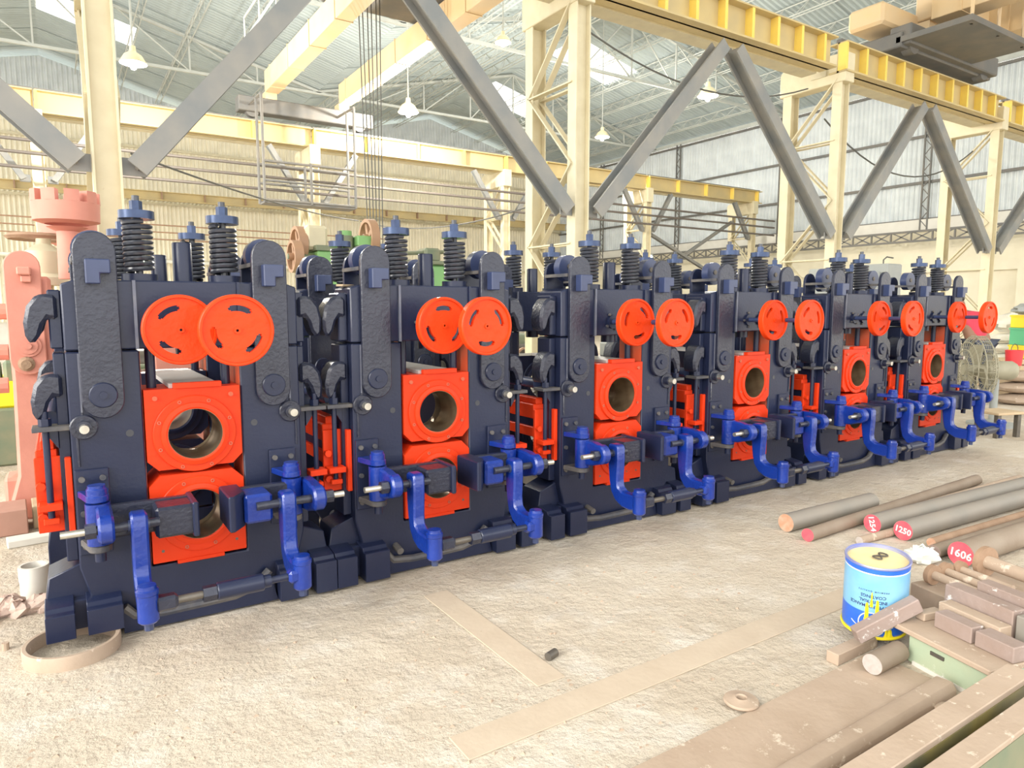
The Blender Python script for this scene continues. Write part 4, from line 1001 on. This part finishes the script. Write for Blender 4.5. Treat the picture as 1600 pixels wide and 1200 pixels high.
# ------------------------------------------------------------------ right foreground: bars, can, blocks, beams
def text_on(me, name, m_, parent, mtx):
    o = bpy.data.objects.new(name, me); me.materials.clear(); me.materials.append(M[m_]); col.objects.link(o); o.parent = parent; o.matrix_local = mtx; return o
def bar_round(label, a, L, r, m_='bar', end=None, txt=None, hollow=False, grp='round steel bars lying at right', n=24, ang=-3.2):
    pa = PZ(a[0], a[1], r); d = Vector((math.cos(R(ang)), math.sin(R(ang)), 0))
    t = thing('steel_pipe' if hollow else 'round_bar', label, 'pipe' if hollow else 'bar', pa, math.atan2(d.y, d.x), group=grp)
    if hollow: MB().tube((0, 0), 'x', r, r * .72, 0, L, n).build('bar_body', m_, t)
    else: MB().cyl((0, 0), 'x', r, 0, L, n).build('bar_body', m_, t)
    if end and not hollow: MB().lathe((0, 0), 'x', [(r * .97, .001), (r * .97, -.002), (.0005, -.002)], n).build('bar_end', end, t)
    if txt:
        me = text_mesh(txt, r * .85)
        # face looks along local -x : text x -> -y, text y -> z
        mt_ = Matrix(((0, 0, -1, -.0035), (-1, 0, 0, 0), (0, 1, 0, 0), (0, 0, 0, 1)))
        text_on(me, 'chalk_number', 'chalk', t, mt_ @ Matrix.Rotation(R({'1254': -75, '1250': -8, '1606': -6}.get(txt, 0)), 4, 'Z'))
    return t
bar_round('short thick grey bar with a rusty end, nearest the mill stands', (1228, 817), 1.0, .061, 'barg', 'rustend', ang=-1)
bar_round('long thin brown bar with a small red end', (1262, 836), 2.5, .043, 'bar', 'redend', ang=2.0)
bar_round('thin short pale bar lying behind the two chalked grey bars', (1438, 792), 1.6, .034, 'rustl', 'sawn', ang=-.9)
bar_round('thick grey bar with sideways chalk number on its red end', (1363, 818), 3.4, .062, 'barg', 'redend', '1254')
bar_round('thick grey bar with upright chalk number on its red end, behind the can', (1411, 829), 3.2, .064, 'barg', 'redend', '1250')
bar_round('small pipe stub peeping out beside the sideways numbered bar', (1343, 845), .45, .026, 'rustl', 'sawn')
bar_round('thin rusty bar between the numbered grey bar and the hollow pipe', (1455, 848), 3, .030, 'rust', 'rustend')
bar_round('hollow grey pipe lying in front of the thin rusty bar', (1549, 830), 2.5, .020, 'barg', None, None, True)
bar_round('medium brown bar with a purple sawn end', (1459, 862), 3, .041, 'bar', 'rustp')
bar_round('thickest bar at right with a big chalk number on its red end', (1501, 866), 2.5, .074, 'bar', 'redend', '1606')
# steel floor plates and strips
def slab(name, m_, label, cat, x0, x1, y0, y1, z0, z1, bevel=.002, group=None):
    o = MB().box(x0, x1, y0, y1, z0, z1).build(name, m_, None, ((x0 + x1) / 2, (y0 + y1) / 2, z0), bevel=bevel); return tag(o, label, cat, group)
slab('steel_plate', 'rustl', 'wide dusty steel plate lying along the foreground floor', 'plate', .9, 2.86, 1.27, 1.545, 0, .012)
slab('steel_plate', 'rustl', 'narrow dusty plate in front of the long square bar', 'plate', 1.1, 2.80, 1.035, 1.175, 0, .010)
slab('floor_strip', 'sand', 'long sandy strip crossing the floor before the can', 'strip', 1.05, 3.6, 1.875, 2.02, 0, .006)
slab('floor_strip', 'sand', 'short sandy strip running away towards the second stand', 'strip', 1.50, 1.64, 2.12, 3.15, 0, .005)
o = MB().prism([(-.045, 0), (.045, 0), (.048, .02), (.03, .052), (-.03, .055), (-.046, .03)], 'x', -1.1, .88).build('square_bar', 'rustl', None, (0, 0, 0), bevel=.003); o.location = (1.94, 1.225, .0); tag(o, 'long square bar lying on the plates in the foreground', 'bar')
wp = PZ(1168, 1108, .0); o = MB().lathe((0, 0), 'z', [(.018, 0), (.062, 0), (.066, .006), (.062, .013), (.035, .016), (.022, .022), (.018, .018)], 36, True).build('flanged_washer', 'rustl', None, (0, 0, 0)); o.location = (wp.x, wp.y + .03, .012); o.rotation_euler = (0, 0, 0); tag(o, 'dusty round washer lying on the plate edge', 'washer')
wp = PZ(1484, 1116, 0); o = MB().lathe((0, 0), 'z', [(.012, 0), (.05, 0), (.052, .008), (.03, .016), (.014, .016)], 28, True).build('flanged_washer', 'rustl', None, (0, 0, 0)); o.location = (wp.x, wp.y, .011); tag(o, 'pale washer half hidden behind the big steel beam', 'washer')
pp2 = PZ(862, 1022, .02); o = MB().rod((-.028, 0, 0), (.028, .0, 0), .018, 14).build('steel_pin', 'dsteel', None, (0, 0, 0)); o.location = (pp2.x, pp2.y, .018); o.rotation_euler = (0, 0, .3); tag(o, 'short dark steel pin lying alone on the open floor', 'pin')
# big beams at the bottom right corner
t = thing('steel_beam', 'rusty channel beam with yellow smears on its dark side', 'beam', (0, 0, 0), group='beams at the bottom right')
MB().box(1.2, 2.84, .945, 1.03, .175, .2).build('flange', 'rustl', t, bevel=.003); MB().box(1.2, 2.84, .944, .97, .02, .176).build('web', 'olive', t); MB().box(1.2, 2.84, .945, 1.03, 0, .02).build('flange', 'rustl', t)
t = thing('steel_beam', 'rust topped beam cutting the bottom right corner', 'beam', (0, 0, 0), group='beams at the bottom right')
MB().box(1.2, 2.84, .822, .90, .18, .2).build('flange', 'rustl', t, bevel=.003); MB().box(1.2, 2.84, .821, .846, .02, .181).build('web', 'greend', t); MB().box(1.2, 2.84, .822, .90, 0, .02).build('flange', 'rustl', t)
# machine bed with blocks on it
t = thing('machine_bed', 'chipped mint green machine bed carrying rusty blocks', 'machine bed', (2.93, 1.40, 0), R(-14))
MB().prism([(-.02, .0), (.9, .0), (.9, .135), (-.0, .135)], 'y', -.34, -.0).build('bed_casting', 'mint', t, bevel=.006) if False else MB().box(.0, .9, -.34, .03, .0, .132).build('bed_casting', 'mint', t, bevel=.008)
MB().box(-.03, .95, -.345, .09, .132, .155).build('bed_top', 'rustl', t, bevel=.004)
MB().box(-.006, .0, -.14, -.08, .085, .10).build('name_plate', 'dsteel', t)
MB().box(-.005, .0, -.34, .0, .0, .018).build('white_strip', 'conc', t)
def bedpt(a, b, z): c_, s_ = math.cos(R(-14)), math.sin(R(-14)); return (2.93 + a * c_ - b * s_, 1.40 + a * s_ + b * c_, z)
def bblock(label, a, b, z, sa, sb, sz, m_='rustp', rz=-14): block('steel_block', m_, label, 'block', bedpt(a, b, z), sa, sb, sz, R(rz), .004, 'rusty blocks on the machine bed')
bblock('rusty block at the front left of the bed, with white marks', .13, -.09, .156, .07, .165, .068)
bblock('flaky white rusty block beside the front one, nearer the beams', .14, -.262, .156, .085, .155, .064, 'rustp')
bblock('long brown block just behind the front blocks', .215, -.09, .156, .07, .27, .078, 'rustl')
bblock('large purple block standing behind the long brown one', .30, -.065, .156, .075, .30, .13, 'rustp')
bblock('pale steel block right of the large purple block', .30, -.285, .156, .07, .12, .12, 'barg')
bblock('long pinkish block behind the large purple one', .39, -.14, .156, .07, .30, .16, 'rustp')
bblock('flat brown block at the far left end of the bed', .15, .06, .156, .11, .045, .035, 'rustl')
def spool(label, a, b, z, L, r):
    t = thing('flanged_pin', label, 'pin', bedpt(a, b, z), R(-14 - 90), group='flanged pins on the machine bed')
    MB().rod((0, 0, 0), (L, 0, 0), r, 18).build('shank', 'rustl', t); MB().cyl((0, 0), 'x', r * 2.3, -.012, .012, 24).build('head', 'rust', t)
block('steel_slab', 'rustl', 'dusty slab behind the machine bed, under the flanged pins', 'slab', bedpt(.70, .245, 0), .56, .29, .155, R(-14), .006)
spool('nearest rusty flanged pin with a big round head', .49, .33, .156 + .05, .22, .021)
spool('second rusty flanged pin, head beside the nearest', .60, .35, .156 + .046, .26, .019)
spool('third rusty flanged pin with a thin shank', .70, .35, .156 + .043, .26, .018)
spool('thick pinkish flanged pin at the back of the slab', .83, .32, .156 + .078, .26, .033)
rb_ = PZ(1363, 1037, .057); t = thing('round_bar', 'short brown bar with sawn grey end below the paint can', 'bar', (rb_.x, rb_.y, .012 + .042), 0, group='round steel bars lying at right')
MB().cyl((0, 0), 'x', .042, 0, .205, 28).build('bar_body', 'bar', t); MB().lathe((0, 0), 'x', [(.041, .001), (.041, -.002), (.0005, -.002)], 28).build('bar_end', 'sawn', t)
block('timber_block', 'rustl', 'squared brown bar beside the short sawn bar', 'bar', (2.80, 1.590, 0), .30, .055, .05, .0, .003)
p0 = Vector((2.785, 1.572, .097)); p1 = Vector((3.02, 1.44, .235)); d_ = (p1 - p0)
o = MB().bar((0, 0, 0), d_, .055, .062).build('steel_block', 'rustp', None, (0, 0, 0), bevel=.004); o.location = p0; tag(o, 'purple grey rectangular bar leaning across the paint can', 'block')

# paint can, upside down label
CR, CH = .132, .335
cb_ = PZ(1390, 978, .055)
can = thing('paint_can', 'upturned blue paint can with yellow drips and upside down lettering', 'can', (3.05, 1.64, .052)); can.rotation_euler = (R(3), R(-5), 0)
MB().lathe((0, 0), 'z', [(CR, .02), (CR, CH * .40)], 48).build('dark_band', 'candark', can) if False else None
def shell(z0, z1, r_, m_, nm): return MB().lathe((0, 0), 'z', [(r_, z0), (r_, z1), (r_ - .006, z1), (r_ - .006, z0)], 64, True).build(nm, m_, can)
shell(.0, CH, CR - .0015, 'canrim', 'can_wall')
shell(.018, CH * .36, CR, 'candark', 'dark_band'); shell(CH * .36, CH * .90, CR, 'canblue', 'light_band'); shell(CH * .90, CH * .915, CR + .0003, 'white', 'white_line'); shell(CH * .915, CH * .975, CR, 'candark', 'rim_band')
MB().lathe((0, 0), 'z', [(CR - .004, CH - .006), (CR + .003, CH - .006), (CR + .004, CH), (CR + .002, CH + .004), (CR - .004, CH + .002)], 64, True).build('top_bead', 'canrim', can)
MB().lathe((0, 0), 'z', [(CR - .003, CH - .012), (.0005, CH - .010)], 48).build('can_top', 'canlid', can)
MB().lathe((0, 0), 'z', [(CR + .004, .0), (CR + .006, .006), (CR + .003, .014), (CR - .004, .01)], 64, True).build('bottom_bead', 'ypaint', can)
MB().sweep([(.035 * math.cos(a) + .02, .016 * math.sin(2 * a) * 1.2, CH - .004) for a in [2 * pi * i / 24 for i in range(25)]], .004, 6).build('bail_loop', 'dsteel', can)
FA = math.atan2(-can.location.y, -can.location.x) - .06   # towards the open floor and camera
def wrap(me, z, ang=0., r_=CR + .0008, flip=True, m_='ink', nm='lettering'):
    for v in me.vertices:
        x, y, h = v.co
        if flip: x, y = -x, -y
        a = FA + ang + x / CR; rr = r_ + max(0, h) * .6
        v.co = (rr * math.cos(a), rr * math.sin(a), z + y)
    me.materials.clear(); me.materials.append(M[m_]); o = bpy.data.objects.new(nm, me); col.objects.link(o); o.parent = can; return o
wrap(text_mesh('HIGH PERFORMANCE', .0205), CH * .455); wrap(text_mesh('INDUSTRIAL', .0205), CH * .525); wrap(text_mesh('COATINGS', .0205), CH * .595)
wrap(text_mesh('P R E M I U M   Q U A L I T Y', .010), CH * .67)
def arc_strip(x0, z0, rad, a0, a1, w, n=28):
    vs = []; 
    for i in range(n + 1):
        a = a0 + (a1 - a0) * i / n
        for r_ in (rad - w, rad + w): vs.append((x0 + r_ * math.cos(a), z0 + r_ * math.sin(a), .0))
    me = bpy.data.meshes.new('emblem'); me.from_pydata(vs, [], [(2 * i, 2 * i + 1, 2 * i + 3, 2 * i + 2) for i in range(n)]); return me
wrap(arc_strip(0, 0, .055, 0, 2 * pi, .0022), CH * .20, 0, CR + .0009, False, 'white', 'emblem_ring')
wrap(arc_strip(.0, .16, .16, R(236), R(304), .0022), CH * .10, 0, CR + .0009, False, 'white', 'emblem_curve')
def drip(x0, w, z0, z1, nm='paint_drip'):
    n = 12; vs = []
    for i in range(n + 1):
        t_ = i / n; ww = w * (1 - .75 * t_) * (1 + .15 * math.sin(9 * t_)); z_ = z0 + (z1 - z0) * t_
        vs += [(x0 - ww, z_, .0), (x0, z_, .0025), (x0 + ww, z_, 0)]
    fs = []
    for i in range(n): fs += [(3 * i, 3 * i + 1, 3 * i + 4, 3 * i + 3), (3 * i + 1, 3 * i + 2, 3 * i + 5, 3 * i + 4)]
    me = bpy.data.meshes.new(nm); me.from_pydata(vs, [], fs); wrap(me, 0, 0, CR + .0018, False, 'ypaint', nm)
drip(-.022, .016, .03, CH * .50); drip(.018, .015, .03, CH * .56); drip(-.005, .006, CH * .45, CH * .66)
drip(.075, .02, .0, .05); drip(.06, .012, .0, .06)
c_ = PZ(1440, 880, .0); lump('cloth_scrap', 'crumpled white cloth scrap beside the paint can', 'cloth', (c_.x, c_.y, 0), .085, .06, .10, 'cloth', n=16, seed=5, jit=.35)
# loose chips on the floor
rnd = random.Random(4); m = MB()
for k in range(700):
    u, v = rnd.uniform(20, 1500), rnd.uniform(880, 1200)
    p = PZ(u, v)
    if p.y > 3.2 or (p.y < 1.6 and p.x > 1.4): continue
    s_ = rnd.choice((.003, .004, .005, .007, .010)); a = rnd.uniform(0, 6.28)
    vs = [(p.x + s_ * 1.4 * math.cos(a + i * 2.1) , p.y + s_ * math.sin(a + i * 2.1), 0) for i in range(3)] + [(p.x, p.y, s_ * .8)]
    m.add(vs, [(0, 1, 2), (0, 1, 3), (1, 2, 3), (2, 0, 3)])
o = m.build('grit', 'rustl', None, smooth=False); tag(o, 'loose grit and chips scattered over the dusty floor', 'grit'); o['kind'] = 'stuff'
